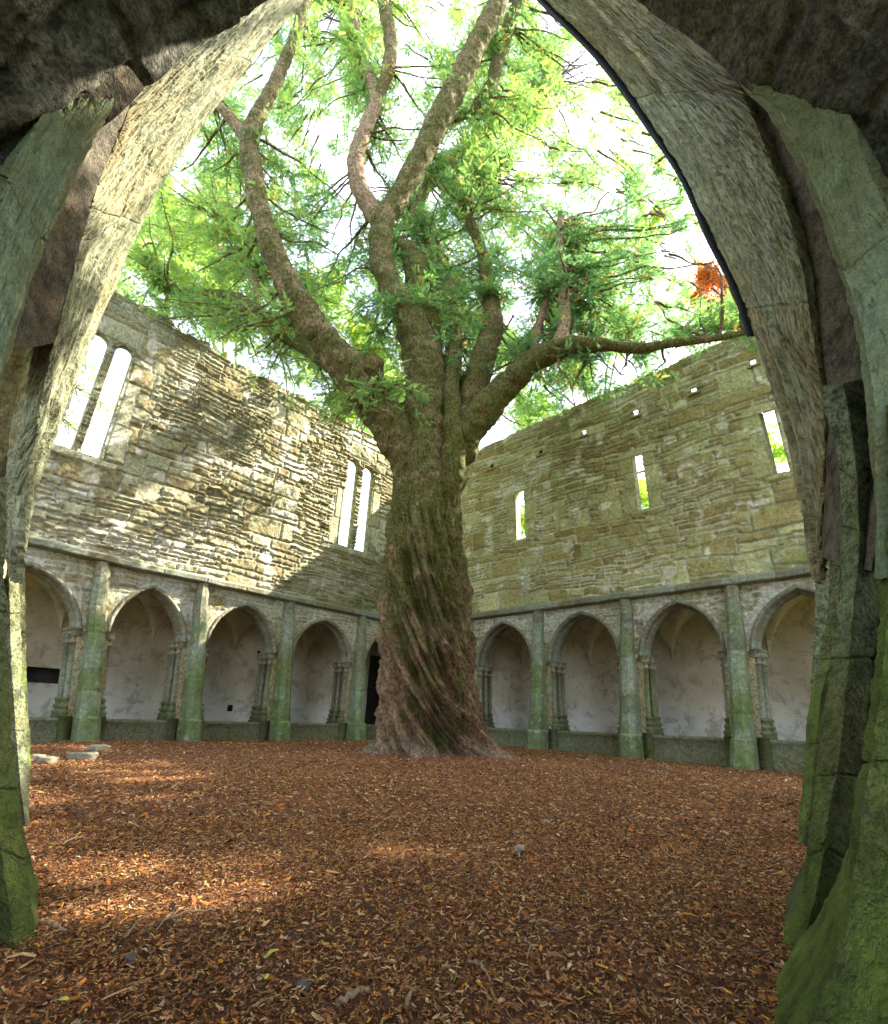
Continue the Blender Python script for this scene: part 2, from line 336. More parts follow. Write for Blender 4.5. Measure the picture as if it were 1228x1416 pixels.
def chips():
    mb_V = []; mb_C = []; Fs = []
    pal = np.array([[.26, .105, .045], [.17, .065, .03], [.36, .17, .08], [.50, .29, .16], [.46, .15, .03], [.07, .032, .02], [.55, .38, .25], [.30, .12, .05], [.6, .26, .04], [.5, .42, .08]])
    pw = np.array([.2, .2, .15, .11, .1, .12, .04, .05, .02, .01])
    def field(N, r0, r1, az, l0, l1, lift):
        r = np.sqrt(rng.uniform(r0**2, r1**2, N)); a = rng.uniform(-az, az, N)
        x, y = r*np.sin(a), r*np.cos(a)
        p = np.stack([x, y, 0*x], -1); ok = (((p-C0)@dL > .2) & ((p-C0)@dR > .2) & (np.hypot(x-.12, y-8.3) > .8)); x, y = x[ok], y[ok]; N = len(x)
        L = rng.uniform(0, 1, N)**2*(l1-l0)+l0; wd = L*rng.uniform(.1, .32, N); th = rng.uniform(0, 2*np.pi, N)
        pt = rng.normal(0, .22, N); rl = rng.normal(0, .5, N); bd = rng.normal(0, .12, N)*L
        z = gz(x, y)+lift*rng.random(N)
        c, s = np.cos(th), np.sin(th); ux, uy, uz = c*np.cos(pt), s*np.cos(pt), np.sin(pt); vx, vy, vz = -s*np.cos(rl), c*np.cos(rl), np.sin(rl)
        V = np.zeros((N, 6, 3))
        for k, (a_, b_, e) in enumerate([(-.5, -.5, 0), (-.5, .4, 0), (0, -.6, 1), (0, .6, 1), (.5, -.35, 0), (.5, .3, 0)]):
            V[:, k, 0] = x+ux*a_*L+vx*b_*wd; V[:, k, 1] = y+uy*a_*L+vy*b_*wd; V[:, k, 2] = z+uz*a_*L+vz*b_*wd+e*bd+.004
        C = pal[rng.choice(10, N, p=pw)]*np.array([1.14, 1.18, .95])*rng.uniform(.5, 1.0, (N, 1))
        return V, np.repeat(C[:, None], 6, 1)
    parts = [field(200000, .9, 3.3, .75, .004, .022, .014), field(120000, 3.2, 7, .75, .008, .036, .014), field(60000, 7, 15, .7, .02, .05, .014), field(1300, .9, 3.4, .75, .02, .055, .02)]
    n = 0
    for V, C in parts:
        N = len(V); mb_V.append(V.reshape(-1, 3)); mb_C.append(C.reshape(-1, 3)); i = np.arange(N)[:, None]*6+n
        Fs.append(i+np.array([0, 2, 3, 1])); Fs.append(i+np.array([2, 4, 5, 3])); n += N*6
    o = mk('bark_mulch', np.concatenate(mb_V), np.concatenate(Fs), M['chips'], smooth_=False, col=np.concatenate(mb_C), kind='stuff')
    tag(o, 'reddish brown shredded bark chips covering the courtyard floor', 'mulch')
chips()

# ------------------------------------------------------------------ rubble field
def stones1(T, Z, seed, rowh=(.06, .2), asp=(1.6, 4.5), warp=.05, tilt=.03):
    r = np.random.default_rng(seed)
    Zw = Z+warp*noise(P2(T, Z), .9, seed)+.022*noise(P2(T, Z), 3.5, seed+1)+.008*noise(P2(T, Z), 14, seed+2)
    Tw = T+.03*noise(P2(T, Z), 4, seed+3)+.01*noise(P2(T, Z), 15, seed+4)
    z0 = Z.min()-.5; rows = [z0]
    while rows[-1] < Z.max()+.5: rows.append(rows[-1]+(r.uniform(*rowh) if r.random() < .75 else r.uniform(rowh[1], rowh[1]*1.5)))
    rows = np.array(rows); ri = np.clip(np.searchsorted(rows, Zw)-1, 0, len(rows)-2)
    H = np.zeros_like(T); E = np.full_like(T, 9.); R = np.zeros_like(T)
    for k in range(len(rows)-1):
        m = ri == k
        if not m.any(): continue
        rh = rows[k+1]-rows[k]; js = [T.min()-1]
        while js[-1] < T.max()+1: js.append(js[-1]+rh*r.uniform(*asp)+.03)
        js = np.array(js); tt = Tw[m]; zz = Zw[m]-rows[k]; ji = np.clip(np.searchsorted(js, tt)-1, 0, len(js)-2)
        nS = len(js); ra = r.random(nS); sp_ = r.random(nS); ti = r.normal(0, 1, nS); pr = r.random(nS)
        a = np.minimum(tt-js[ji], js[ji+1]-tt)
        split = (rh > .12) & (sp_[ji] < .55); half = np.where(sp_[ji] < .3, .5, .36)*rh
        top = split & (zz > half); zl = np.where(top, zz-half, zz); hh = np.where(split, np.where(top, rh-half, half), rh)
        e = np.minimum(a, np.minimum(zl, hh-zl)); E[m] = e
        rr = (ra[ji]+top*.37) % 1; R[m] = rr
        H[m] = tilt*.6*(pr[ji]+top*.5) % .05+tilt*ti[ji]*(zl/hh-.5)+.35*tilt*np.sin(rr*40)*(np.minimum(tt-js[ji], 1)-.3)
    return H, E, R
def stones(T, Z, seed, rowh=(.06, .2), asp=(1.6, 4.5), warp=.09, tilt=.03):
    """two different coursings patched together along an irregular line"""
    H, E, R = stones1(T, Z, seed, rowh, asp, warp, tilt)
    H2, E2, R2 = stones1(T, Z, seed+50, (rowh[0]*.7, rowh[1]*.75), (asp[0]*.8, asp[1]*.9), warp*1.3, tilt*1.2)
    H3, E3, R3 = stones1(T, Z, seed+90, (rowh[0]*2, rowh[1]*1.6), (1.1, 2.6), warp*.8, tilt*.6)
    q = P2(np.round(T/.16)*.16+.1*R, np.round(Z/.11)*.11); s_ = fbm(q, .8, 2, seed+31)
    m2 = s_ < -.10; m3 = s_ > .12
    return np.where(m3, H3, np.where(m2, H2, H)), np.where(m3, E3, np.where(m2, E2, E)), np.where(m3, R3, np.where(m2, R2, R))
def wall_surface(name, w, t0, t1, z0, ztop, n0, mat, parent, holes, seed, step=.024, moss=None, relief=.048, kind_='front', dressed=None, tilt=.03, rowh=(.06, .2), asp=(1.6, 4.5)):
    nt_, nz_ = int((t1-t0)/step), int((ztop.max() if hasattr(ztop, 'max') else ztop)-z0) if 0 else int((8.3-z0)/step) if not np.isscalar(ztop) else int((ztop-z0)/step)
    ts = np.linspace(t0, t1, nt_); 
    zt = np.full(nt_, ztop) if np.isscalar(ztop) else np.interp(ts, ztop[:, 0], ztop[:, 1])
    if not np.isscalar(ztop): zt = zt+.09*np.round(noise(P2(ts, ts*0), 3.1, seed)*1.5)/1.5+.03*noise(P2(ts, ts*0), 9, seed+8)
    f = np.linspace(0, 1, nz_); T = np.repeat(ts[:, None], nz_, 1); Z = z0+(zt[:, None]-z0)*f[None, :]
    H, E, R = stones(T, Z, seed, rowh=rowh, asp=asp, tilt=tilt)
    mort = 1-smooth(E, .006, .02); prof = smooth(E, 0, .028)
    rl = relief*(1+.5*noise(P2(T, Z), .5, seed+4))
    q = P2(T, Z)
    disp = rl*prof-rl*.5+H*prof*1.25+.016*fbm(q, 16, 3, seed)+.022*fbm(q, 5, 2, seed+5)+.03*noise(q, .8, seed+6)
    flush = smooth(noise(q, .55, seed+9), -.05, .5)      # areas pointed up with mortar
    disp = disp*(1-.45*flush)
    dm = np.zeros_like(T)
    if dressed is not None:
        for (a, b, c, d_, dn) in dressed:
            m = (T > a) & (T < b) & (Z > c) & (Z < d_)
            e = np.minimum(np.minimum(T-a, b-T), np.minimum(Z-c, d_-Z)); k = smooth(e, 0, .015)
            disp = np.where(m, dn*k+.004*fbm(q, 20, 3, seed)-.012*(1-k), disp); mort = np.where(m, (1-k)*.6, mort); R = np.where(m, .8+.15*np.sin(a*31+c*7), R)
    V = W(w, T, n0+disp, Z)
    mo = np.zeros_like(T) if moss is None else moss(T, Z)
    col = np.stack([R, np.maximum(mort*(.55+.45*smooth(noise(q, 1.3, seed+12), -.5, .5)), .8*smooth(fbm(q, 2.6, 4, seed+40), .16, .34)), np.clip(mo, 0, 1)], -1).reshape(-1, 3)
    Fc = gridfaces(nt_, nz_)
    ct = T.ravel()[Fc].mean(1); cz = Z.ravel()[Fc].mean(1); keep = np.ones(len(Fc), bool)
    for h in holes: keep &= ~h(ct, cz)
    return mk(name, V.reshape(-1, 3), Fc[keep], mat, parent, col=col), ts, zt, V
def rect(a, b, c, d): return lambda t, z: (t > a) & (t < b) & (z > c) & (z < d)
def lancet(a, b, c, d):
    """round-headed opening"""
    m = (a+b)/2; r = (b-a)/2
    return lambda t, z: (t > a) & (t < b) & (z > c) & ((z < d-r) | ((t-m)**2+(z-(d-r))**2 < r*r))
WALLHEAD = []
TH = .40  # upper wall thickness
def upper_wall(w, name, label, t0, t1, ztop, holes, bholes, mat, seed, moss, dressed, tilt, rowh=(.06, .2), asp=(1.6, 4.5)):
    base = W(w, (t0+t1)/2, -TH/2, 2.62)
    root = thing(name, label, 'wall', base)
    fr, ts, zt, Vf = wall_surface('rubble_face', w, t0, t1, 2.62, ztop, 0., mat, root, holes, seed, moss=moss, dressed=dressed, tilt=tilt, rowh=rowh, asp=asp)
    # back face and ragged top
    nb, nzb = 360, 180; tb = np.linspace(t0, t1, nb); zb = np.interp(tb, ts, zt)
    T = np.repeat(tb[:, None], nzb, 1); Z = 2.62+(zb[:, None]-2.62)*np.linspace(0, 1, nzb)[None]
    Fc = gridfaces(nb, nzb); ct = T.ravel()[Fc].mean(1); cz = Z.ravel()[Fc].mean(1); k = np.ones(len(Fc), bool)
    for h in bholes: k &= ~h(ct, cz)
    q = P2(T, Z); mk('outer_face', W(w, T, -TH+.03*noise(q, 5, 2), Z).reshape(-1, 3), Fc[k], mat, root, col=np.tile([.5, .2, .2], (T.size, 1)))
    A = Vf[:, -1, :]; nn = (dR if w == 'L' else dL); m = 9
    WALLHEAD.append((root, A.copy(), nn.copy()))
    cap = np.stack([A-nn*(TH*j/(m-1))+np.array([0, 0, 1.])*((.05*noise(A*3+j, 2.3, 5)[:, None])*(0 < j < m-1)) for j in range(m)], 1)
    mk('wall_head', cap.reshape(-1, 3), gridfaces(len(A), m), mat, root, col=np.tile([.6, .2, .7], (cap.shape[0]*m, 1)))
    return root
def reveal(w, root, outline_in, outline_out, mat, name='reveal', col=(.7, 0, 0), n1=-TH, n0=.004, seg=8):
    a = np.array(outline_in); b = np.array(outline_out); k = len(a); R = []
    for i in range(seg):
        f = i/(seg-1); p = a*(1-f)+b*f; n = n0*(1-f)+n1*f; R.append(W(w, p[:, 0], n, p[:, 1]))
    V = np.stack(R); return mk(name, V.reshape(-1, 3), gridfaces(seg, k, cv=True), mat, root, smooth_=False, col=np.tile(col, (V.size//3, 1)))

# right wall -----------------------------------------------------------------
slits = [(3.74, 4.0, 4.45, 5.79), (6.99, 7.25, 4.45, 5.77), (9.62, 9.88, 4.50, 5.85)]
puts = [(2.93, 6.87, 0), (1.9, 6.87, 0), (4.6, 6.76, 0), (5.88, 6.86, 1), (7.25, 6.88, 1), (8.55, 6.93, 1), (9.75, 7.06, 1)]
hR = [rect(*s) for s in slits]+[rect(t-.05, t+.05, z-.06, z+.06) for t, z, thru in puts]
dR_ = []
for a, b, c, d in slits:
    dR_ += [(a-.32, a, c-.02, c+.55, .03), (a-.25, a, c+.55, c+.95, .025), (a-.33, a, c+.95, d, .03), (b, b+.28, c-.02, c+.45, .028), (b, b+.36, c+.45, c+1.0, .022), (b, b+.26, c+1.0, d, .03),
            (a-.3, b+.33, d, d+.2, .035), (a-.15, b+.2, c-.12, c-.02, .05)]
dR_ += [(6.1, 6.62, 4.35, 5.1, .02), (5.5, 5.85, 4.4, 4.8, .025), (7.9, 8.4, 3.4, 3.65, .03)]
mR = lambda T, Z: .10+.35*(1-smooth(Z, 2.6, 3.6))+.35*smooth(T, 8.6, 9.8)*(1-smooth(Z, 4.2, 5.6))+.25*smooth(Z, 6.6, 7.3)*(noise(P2(T, Z), .8, 3) > -.2)
topR = np.array([(-1, 7.5), (2, 7.55), (3.75, 7.72), (6.8, 7.8), (8.9, 7.88), (11, 7.9)])
rwall = upper_wall('R', 'stone_wall', 'olive yellow rubble wall with three narrow slit windows, right of the great tree', 0., 10.8, topR, hR, [rect(a-.20, b+.10, c-.02, d+.32) for a, b, c, d in slits]+[rect(t-.24, t+.08, z+.12, z+.42) for t, z, th_ in puts if th_], M['rubbleR'], 11, mR, dR_, .022, (.07, .25), (1.3, 4.2))
for i_, (a, b, c, d) in enumerate(slits):
    reveal('R', rwall, [(a-.01, c-.01), (b+.01, c-.01), (b+.01, d+.01), (a-.01, d+.01)], [(a-.15+.09*i_, c+.05), (b-.05+.04*i_, c+.05), (b-.05+.04*i_, d+.22), (a-.15+.09*i_, d+.22)], M['dressed'], name='window', n0=.012)
for t, z, thru in puts:
    s = .048; o = reveal('R', rwall, [(t-s, z-.07), (t+s, z-.07), (t+s, z+.07), (t-s, z+.07)], [(t-s-.16*thru, z-.07+.20*thru), (t+s-.02*thru, z-.07+.20*thru), (t+s-.02*thru, z+.07+.28*thru), (t-s-.16*thru, z+.07+.28*thru)], M['dressed'] if thru else M['void'], name='putlog_hole', n1=-TH if thru else -.3, n0=.02)
    if not thru:
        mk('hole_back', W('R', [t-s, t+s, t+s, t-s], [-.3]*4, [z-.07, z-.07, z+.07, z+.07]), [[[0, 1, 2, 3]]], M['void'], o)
    mb = MB(); box(mb, 'R', t-.13, t+.12, -.1, .09, z-.12, z-.072, col=(.3, 0, .5)); q = mb.build('corbel_stone', M['rubbleR'], rwall, smooth_=False)
# left wall ------------------------------------------------------------------
lights = [(9.16, 9.58, 4.45, 7.12), (8.70, 9.04, 4.45, 7.10), (2.60, 2.98, 4.25, 6.92), (2.03, 2.42, 4.25, 6.92)]
hL = [lancet(*l) for l in lights]
dL_ = [(2.98, 3.35, 4.3, 5.0, .02), (2.98, 3.25, 5.0, 5.9, .025), (1.65, 2.03, 4.4, 5.1, .02), (1.7, 2.03, 5.1, 6.2, .024), (1.6, 3.2, 4.08, 4.25, .07), (8.4, 9.9, 4.30, 4.45, .07),
       (8.3, 8.7, 4.6, 5.3, .02), (8.4, 8.7, 5.3, 6.3, .02), (7.5, 7.95, 3.9, 4.35, .03), (7.9, 8.3, 4.4, 4.8, .02), (2.2, 2.6, 3.65, 3.73, .14), (.2, .62, 4.4, 5.2, .02), (.5, 1.1, 2.9, 3.3, .02)]
mL = lambda T, Z: .06+.42*(1-smooth(Z, 2.7, 4.6))*smooth(-T, -7, -1)+.25*(1-smooth(Z, 2.7, 3.6))+.55*smooth(T, 8.9, 9.8)*(1-smooth(Z, 3.4, 4.2))
topL = np.array([(-1, 8.0), (2, 8.05), (4.3, 8.0), (6.5, 8.03), (8.4, 8.2), (9.4, 8.3), (11, 8.3)])
lwall = upper_wall('L', 'stone_wall', 'buff rubble wall dappled with sun, with two tall paired lancet windows, left of the great tree', 0., 10.8, topL, hL, [rect(8.5, 9.8, 4.4, 7.45), rect(1.72, 3.05, 4.2, 7.2)], M['rubbleL'], 23, mL, dL_, .034)
def ring_path(a, b, c, d, n=22, o=0.):
    m = (a+b)/2; r = (b-a)/2; p = [(b+o, c)]
    p += [(b+o, c+(d-r-c)*k/6) for k in range(1, 6)]
    p += [(m+(r+o)*math.cos(x), d-r+(r+o)*math.sin(x)) for x in np.linspace(0, math.pi, n)]
    p += [(a-o, c+(d-r-c)*k/6) for k in range(5, 0, -1)]; p += [(a-o, c)]
    return p
for k, (a, b, c, d) in enumerate(lights):
    prof = [(.10, .0), (.10, .035), (.06, .03), (.045, -.02), (.0, -.05), (-.02, -.09), (-.01, -.13), (.01, -.15)]
    R = []
    for (o, n) in prof:
        p = np.array(ring_path(a, b, c, d, o=min(o, .06) if o > 0 else o)); R.append(W('L', p[:, 0], n, p[:, 1]))
    V = np.stack(R, 0); fr = mk('window', V.reshape(-1, 3), gridfaces(len(prof), V.shape[1]), M['dressed'], lwall, col=np.tile([.75, 0, .1], (V.size//3, 1)))
    mb = MB(); box(mb, 'L', a-.03, b+.03, -.17, .06, c-.05, c+.012, col=(.7, 0, .1)); mb.build('sill', M['dressed'], fr, smooth_=False)

for (a, b, c, d, a2, b2, c2, d2) in ((8.68, 9.62, 4.44, 7.14, 8.5, 9.8, 4.4, 7.45), (2.01, 3.0, 4.24, 6.94, 1.72, 3.05, 4.2, 7.2)):
    reveal('L', lwall, [(a, c), (b, c), (b, d), (a, d)], [(a2, c2), (b2, c2), (b2, d2), (a2, d2)], M['dressed'], name='window_reveal', n0=-.155)
# ------------------------------------------------------------------ arcade
def arch_z(x, a, h):
    c = max((h*h-a*a)/(2*a), 0); R = a+c; return math.sqrt(max(R*R-(abs(x)+c)**2, 0)) if h > a else h*math.sqrt(max(1-(x/a)**2, 0))
def arch_path(a, h, n=26):
    """intrados points right spring -> apex -> left spring with outward normals"""
    c = (h*h-a*a)/(2*a); R = a+c; th = math.acos(c/R); out = []
    for k in range(n):
        x = th*k/(n-1); out.append((-c+R*math.cos(x), R*math.sin(x), math.cos(x), math.sin(x)))
    out2 = [(-p[0], p[1], -p[2], p[3]) for p in out[::-1]]
    out[-1] = (0, h, 0, 1); return out[:-1]+[(0, h, 0, 1)]+out2[1:]
def lathe(mb, w, t, n, prof, k=12, col=(.5, 0, .3), sc=(1, 1)):
    an = np.arange(k)/k*2*np.pi
    prism(mb, w, [(z, [(t+r*math.cos(x)*sc[0], n+r*math.sin(x)*sc[1]) for x in an]) for r, z in prof], col=col)
def arcade(w, name, label, piers, t1, spring, cap_z, hR_, seedd, ledge_z, mats_arch, zc=2.5):
    root = thing(name, label, 'arcade', W(w, 5, 0, -.55))
    hw = .25; ZB = -.75
    edges = [0.]+piers
    allp = piers
    # plinth
    mb = MB(); nt_ = 420; ts = np.linspace(0, t1, nt_); prof = [(-.62, ledge_z-.01), (-.1, ledge_z), (-.03, ledge_z-.004), (-.02, ledge_z-.05), (-.05, ledge_z-.08), (-.05, ledge_z-.2), (-.045, ledge_z-.32), (-.04, ZB)]
    V = np.stack([W(w, ts, n+.012*noise(P2(ts, ts*0+z*3), 7, 4), z+.004*noise(P2(ts, ts*0), 9, 2)) for n, z in prof], 1)
    o = mk('plinth', V.reshape(-1, 3), gridfaces(nt_, len(prof)), M['plinth'], root, col=np.tile([.4, 0, .3], (V.size//3, 1)))
    # bays
    bays = []
    xs = [-.33+.0]+piers
    for i in range(len(xs)-1 if 1 else 0): bays.append((xs[i]+hw, xs[i+1]-hw))
    bays.append((piers[-1]+hw, t1-.25)) if t1-piers[-1] > 1 else None
    for bi, (b0, b1) in enumerate(bays):
        m = (b0+b1)/2; a = (b1-b0)/2-.06; h = hR_ if hR_ > a*1.02 else a*1.02
        path = arch_path(a, h)
        # spandrel rubble front
        nx = 96; nzz = 46; X = np.linspace(b0-hw+.0, b1+hw, nx) if False else np.linspace((xs[bi] if bi else 0), (xs[bi+1] if bi+1 < len(xs) else t1), nx)
        lo = np.array([spring+arch_z(x-m, a+.10, h+.10) if abs(x-m) < a+.10 else spring-.02 for x in X])
        lo = np.minimum(lo, zc-.02)
        T = np.repeat(X[:, None], nzz, 1); Z = lo[:, None]+(zc+.05-lo[:, None])*np.linspace(0, 1, nzz)[None]
        H, E, R_ = stones(T, Z, seedd+3, (.07, .18)); q = P2(T, Z)
        disp = .016*smooth(E, 0, .03)+.6*H*.5+.014*fbm(q, 12, 3, 3)-.02
        V = W(w, T, disp, Z); col = np.stack([R_, .6*(1-smooth(E, .005, .03))+.5*smooth(noise(q, 2.2, 7), 0, .5), .18+.2*noise(q, 2, 5)], -1).reshape(-1, 3)
        ar = mk('arch_bay', V.reshape(-1, 3), gridfaces(nx, nzz), M['spandrel'], root, col=np.clip(col, 0, 1))
        # moulded ring, voussoir joints cut in
        prof = [(.115, -.03), (.11, .02), (.06, .025), (.045, .0), (.035, -.03), (.03, -.10), (.045, -.13), (.015, -.17), (.0, -.20), (.0, -.34), (.03, -.38), (.07, -.40), (.05, -.44), (.06, -.50), (.12, -.56), (.2, -.58)]
        pp = np.array(cr_interp(np.array(path)[:, None, :], 130)[:, 0, :]); nn = pp[:, 2:4]/np.linalg.norm(pp[:, 2:4], axis=1, keepdims=True)
        u = np.linspace(0, 9, 130); joint = np.exp(-(((u+.5) % 1-.5)/.06)**2)*.010
        V = np.stack([W(w, m+pp[:, 0]+nn[:, 0]*(o_+joint), n-joint*(o_ > .02), spring+pp[:, 1]+nn[:, 1]*(o_+joint)) for o_, n in prof], 1)
        tone = (np.sin(np.floor(u+.5)*12.9)*43758.5) % 1
        col = np.repeat(np.stack([tone, joint*20, .25+.0*tone], -1)[:, None], len(prof), 1).reshape(-1, 3)
        mk('arch_ring', V.reshape(-1, 3), gridfaces(130, len(prof)), mats_arch, ar, col=col)
        # back of the arcade wall above the arch
        lo2 = np.array([spring+arch_z(x-m, a+.1, h+.1) if abs(x-m) < a+.1 else spring-.02 for x in X])
        V = np.stack([W(w, X, -.57, lo2), W(w, X, -.57, X*0+2.75)], 1); mk('inner_spandrel', V.reshape(-1, 3), gridfaces(nx, 2), M['plaster'], ar)
        # jambs
        for sgn, e in ((1, b0), (-1, b1)):
            mb = MB(); col = (.5, 0, .35+.25*rng.random())
            c_ = e+sgn*0.0
            # core
            f = lambda d: c_+sgn*d
            if sgn > 0: sec = [(f(-.05), -.04), (f(.02), -.04), (f(.02), -.56), (f(-.05), -.56)]
            else: sec = [(f(.02), -.04), (f(-.05), -.04), (f(-.05), -.56), (f(.02), -.56)]
            prism(mb, w, [(ZB, sec), (spring, sec)], col=col)
            for n in (-.10, -.30, -.49):
                t = f(.03 if n != -.30 else .055); r = .052
                lathe(mb, w, t, n, [(r, -.1), (r*.97, .5), (r, cap_z-.02)], col=col)
            jb = mb.build('pier_shafts', M['arch'], root)
            mb = MB()
            for n in (-.10, -.30, -.49):
                t = f(.03 if n != -.30 else .055)
                lathe(mb, w, t, n, [(.05, cap_z-.03), (.075, cap_z-.015), (.075, cap_z+.005), (.055, cap_z+.02), (.055, cap_z+.07), (.085, cap_z+.10), (.10, cap_z+.12), (.10, cap_z+.145), (.085, cap_z+.16), (.085, cap_z+.19), (.105, cap_z+.2), (.105, cap_z+.225), (.05, cap_z+.24)], 14, col=(.3, 0, .35))
            prism(mb, w, [(cap_z+.10, [(f(-.06*1), .02), (f(.05), .02), (f(.09), -.05), (f(.09), -.55), (f(-.06), -.60)][::sgn]), (cap_z+.23, [(f(-.06), .03), (f(.06), .03), (f(.115), -.03), (f(.115), -.57), (f(-.06), -.60)][::sgn])], col=(.3, 0, .35))
            mb.build('capital', M['arch'], jb)
            mb = MB()
            for n in (-.10, -.30, -.49):
                t = f(.03 if n != -.30 else .055)
                lathe(mb, w, t, n, [(.105, ledge_z-.04), (.105, ledge_z+.06), (.115, ledge_z+.08), (.115, ledge_z+.11), (.08, ledge_z+.13), (.08, ledge_z+.15), (.10, ledge_z+.17), (.10, ledge_z+.20), (.07, ledge_z+.22), (.07, ledge_z+.27), (.085, ledge_z+.285), (.085, ledge_z+.31), (.05, ledge_z+.33)], 14, col=(.3, 0, .45))
            prism(mb, w, [(ZB, [(f(-.06), .05), (f(.10), .05), (f(.13), .0), (f(.13), -.6), (f(-.06), -.62)][::sgn]), (ledge_z+.03, [(f(-.06), .05), (f(.09), .05), (f(.12), .0), (f(.12), -.6), (f(-.06), -.62)][::sgn])], col=(.3, 0, .5))
            mb.build('shaft_base', M['plinth'], jb)
    # pier core behind each buttress, buttress
    for pi, t in enumerate(allp):
        mb = MB(); prism(mb, w, [(ZB, [(t-hw, .0), (t+hw, .0), (t+hw, -.58), (t-hw, -.58)]), (spring, [(t-hw, .0), (t+hw, .0), (t+hw, -.58), (t-hw, -.58)])], col=(.4, 0, .45))
        mb.build('pier', M['spandrel'], root, smooth_=False)
        r = np.random.default_rng(seedd+pi*7); mb = MB(); zs = [ZB, -.18, -.14, .25+r.uniform(-.1, .1), .6, 1.2+r.uniform(-.15, .15), 1.7+r.uniform(-.1, .1), 2.2, zc+.01]
        rings = []; N = 90; zz = np.linspace(ZB, zc+.01, N)
        for z in zz:
            f = (z-ZB)/(zc-ZB); wdt = .165-.045*f+.02*(z < -.16); nn = .50-.36*f**.8+.03*(z < -.16); bv = .09-.02*f; zj = min(abs(z-q) for q in zs[3:-1]); jg = .008*math.exp(-(zj/.014)**2)
            wdt -= jg; nn -= jg; sh = .012*math.sin(z*5+pi*2)*(z > .9)
            rings.append((z, [(t-wdt+sh, -.02), (t-wdt+sh, nn-bv), (t-wdt+bv+sh, nn), (t+wdt-bv+sh, nn), (t+wdt+sh, nn-bv), (t+wdt+sh, -.02)]))
        k = 6; sub = 5; V = []
        for z, s in rings:
            s = np.array(s); pts = np.concatenate([s[i]+(s[i+1]-s[i])*np.linspace(0, 1, sub, endpoint=(i == 4))[:, None] for i in range(5)]); V.append(W(w, pts[:, 0], pts[:, 1], z))
        V = np.stack(V); nrm = vnormals(V.reshape(-1, 3), V.shape[0], V.shape[1], False)
        V = V+nrm*(.006*fbm(V, 9, 3, pi)+.012*noise(V, 3, pi))[..., None]
        zz_ = V[..., 2]; blk = np.searchsorted(zs, zz_); tone = (np.sin(blk*7.7+pi*3.1)*999) % 1
        col = np.stack([tone, 0*tone, .55-.38*smooth(zz_, .9, 2.3)*(.4+.6*((blk+pi) % 2))+.12*noise(V, 2, 3)], -1)
        bt = mk('buttress', V.reshape(-1, 3), gridfaces(V.shape[0], V.shape[1]), M['greenstone'], root, col=np.clip(col, 0, 1).reshape(-1, 3), smooth_=False)
        for e in bt.data.edges: pass
    # cornice
    nt_ = 500; ts = np.linspace(-.02, t1, nt_); jt = np.exp(-(((ts*1.15+.3) % 1-.5)/.012)**2)
    prof = [(-.05, zc-.02), (.17, zc), (.185, zc+.02), (.185, zc+.10), (.05, zc+.17), (-.1, zc+.2)]
    off = .014*noise(P2(ts, ts*0), 2.3, 3)
    V = np.stack([W(w, ts, n-(jt*.02 if n > .1 else 0)+.007*noise(P2(ts, ts*0+z*9), 11, 5), z+off+.05*smooth(ts, 7.5, 9.5)*(w == 'L')) for n, z in prof], 1)
    mk('cornice', V.reshape(-1, 3), gridfaces(nt_, len(prof)), M['cornice'], root, smooth_=False, col=np.repeat(np.stack([(np.floor(ts*1.15+.3)*.37) % 1, 0*ts, .2+.3*(noise(P2(ts, ts*0), 1.2, 8) > .1)], -1), len(prof), 0))
    return root, xs
arcL, xsL = arcade('L', 'cloister_arcade', 'round-pointed arches with slim buttresses under the buff left wall', [1.98, 4.18, 6.27, 8.16, 10.3], 10.9, 1.24, 1.07, .93, 31, -.17, M['arch'])
arcR, xsR = arcade('R', 'cloister_arcade', 'pointed arches with green battered buttresses under the olive right wall', [2.15, 4.31, 6.50, 8.57, 10.6], 10.9, 1.30, 1.10, .96, 47, -.14, M['cornice'])
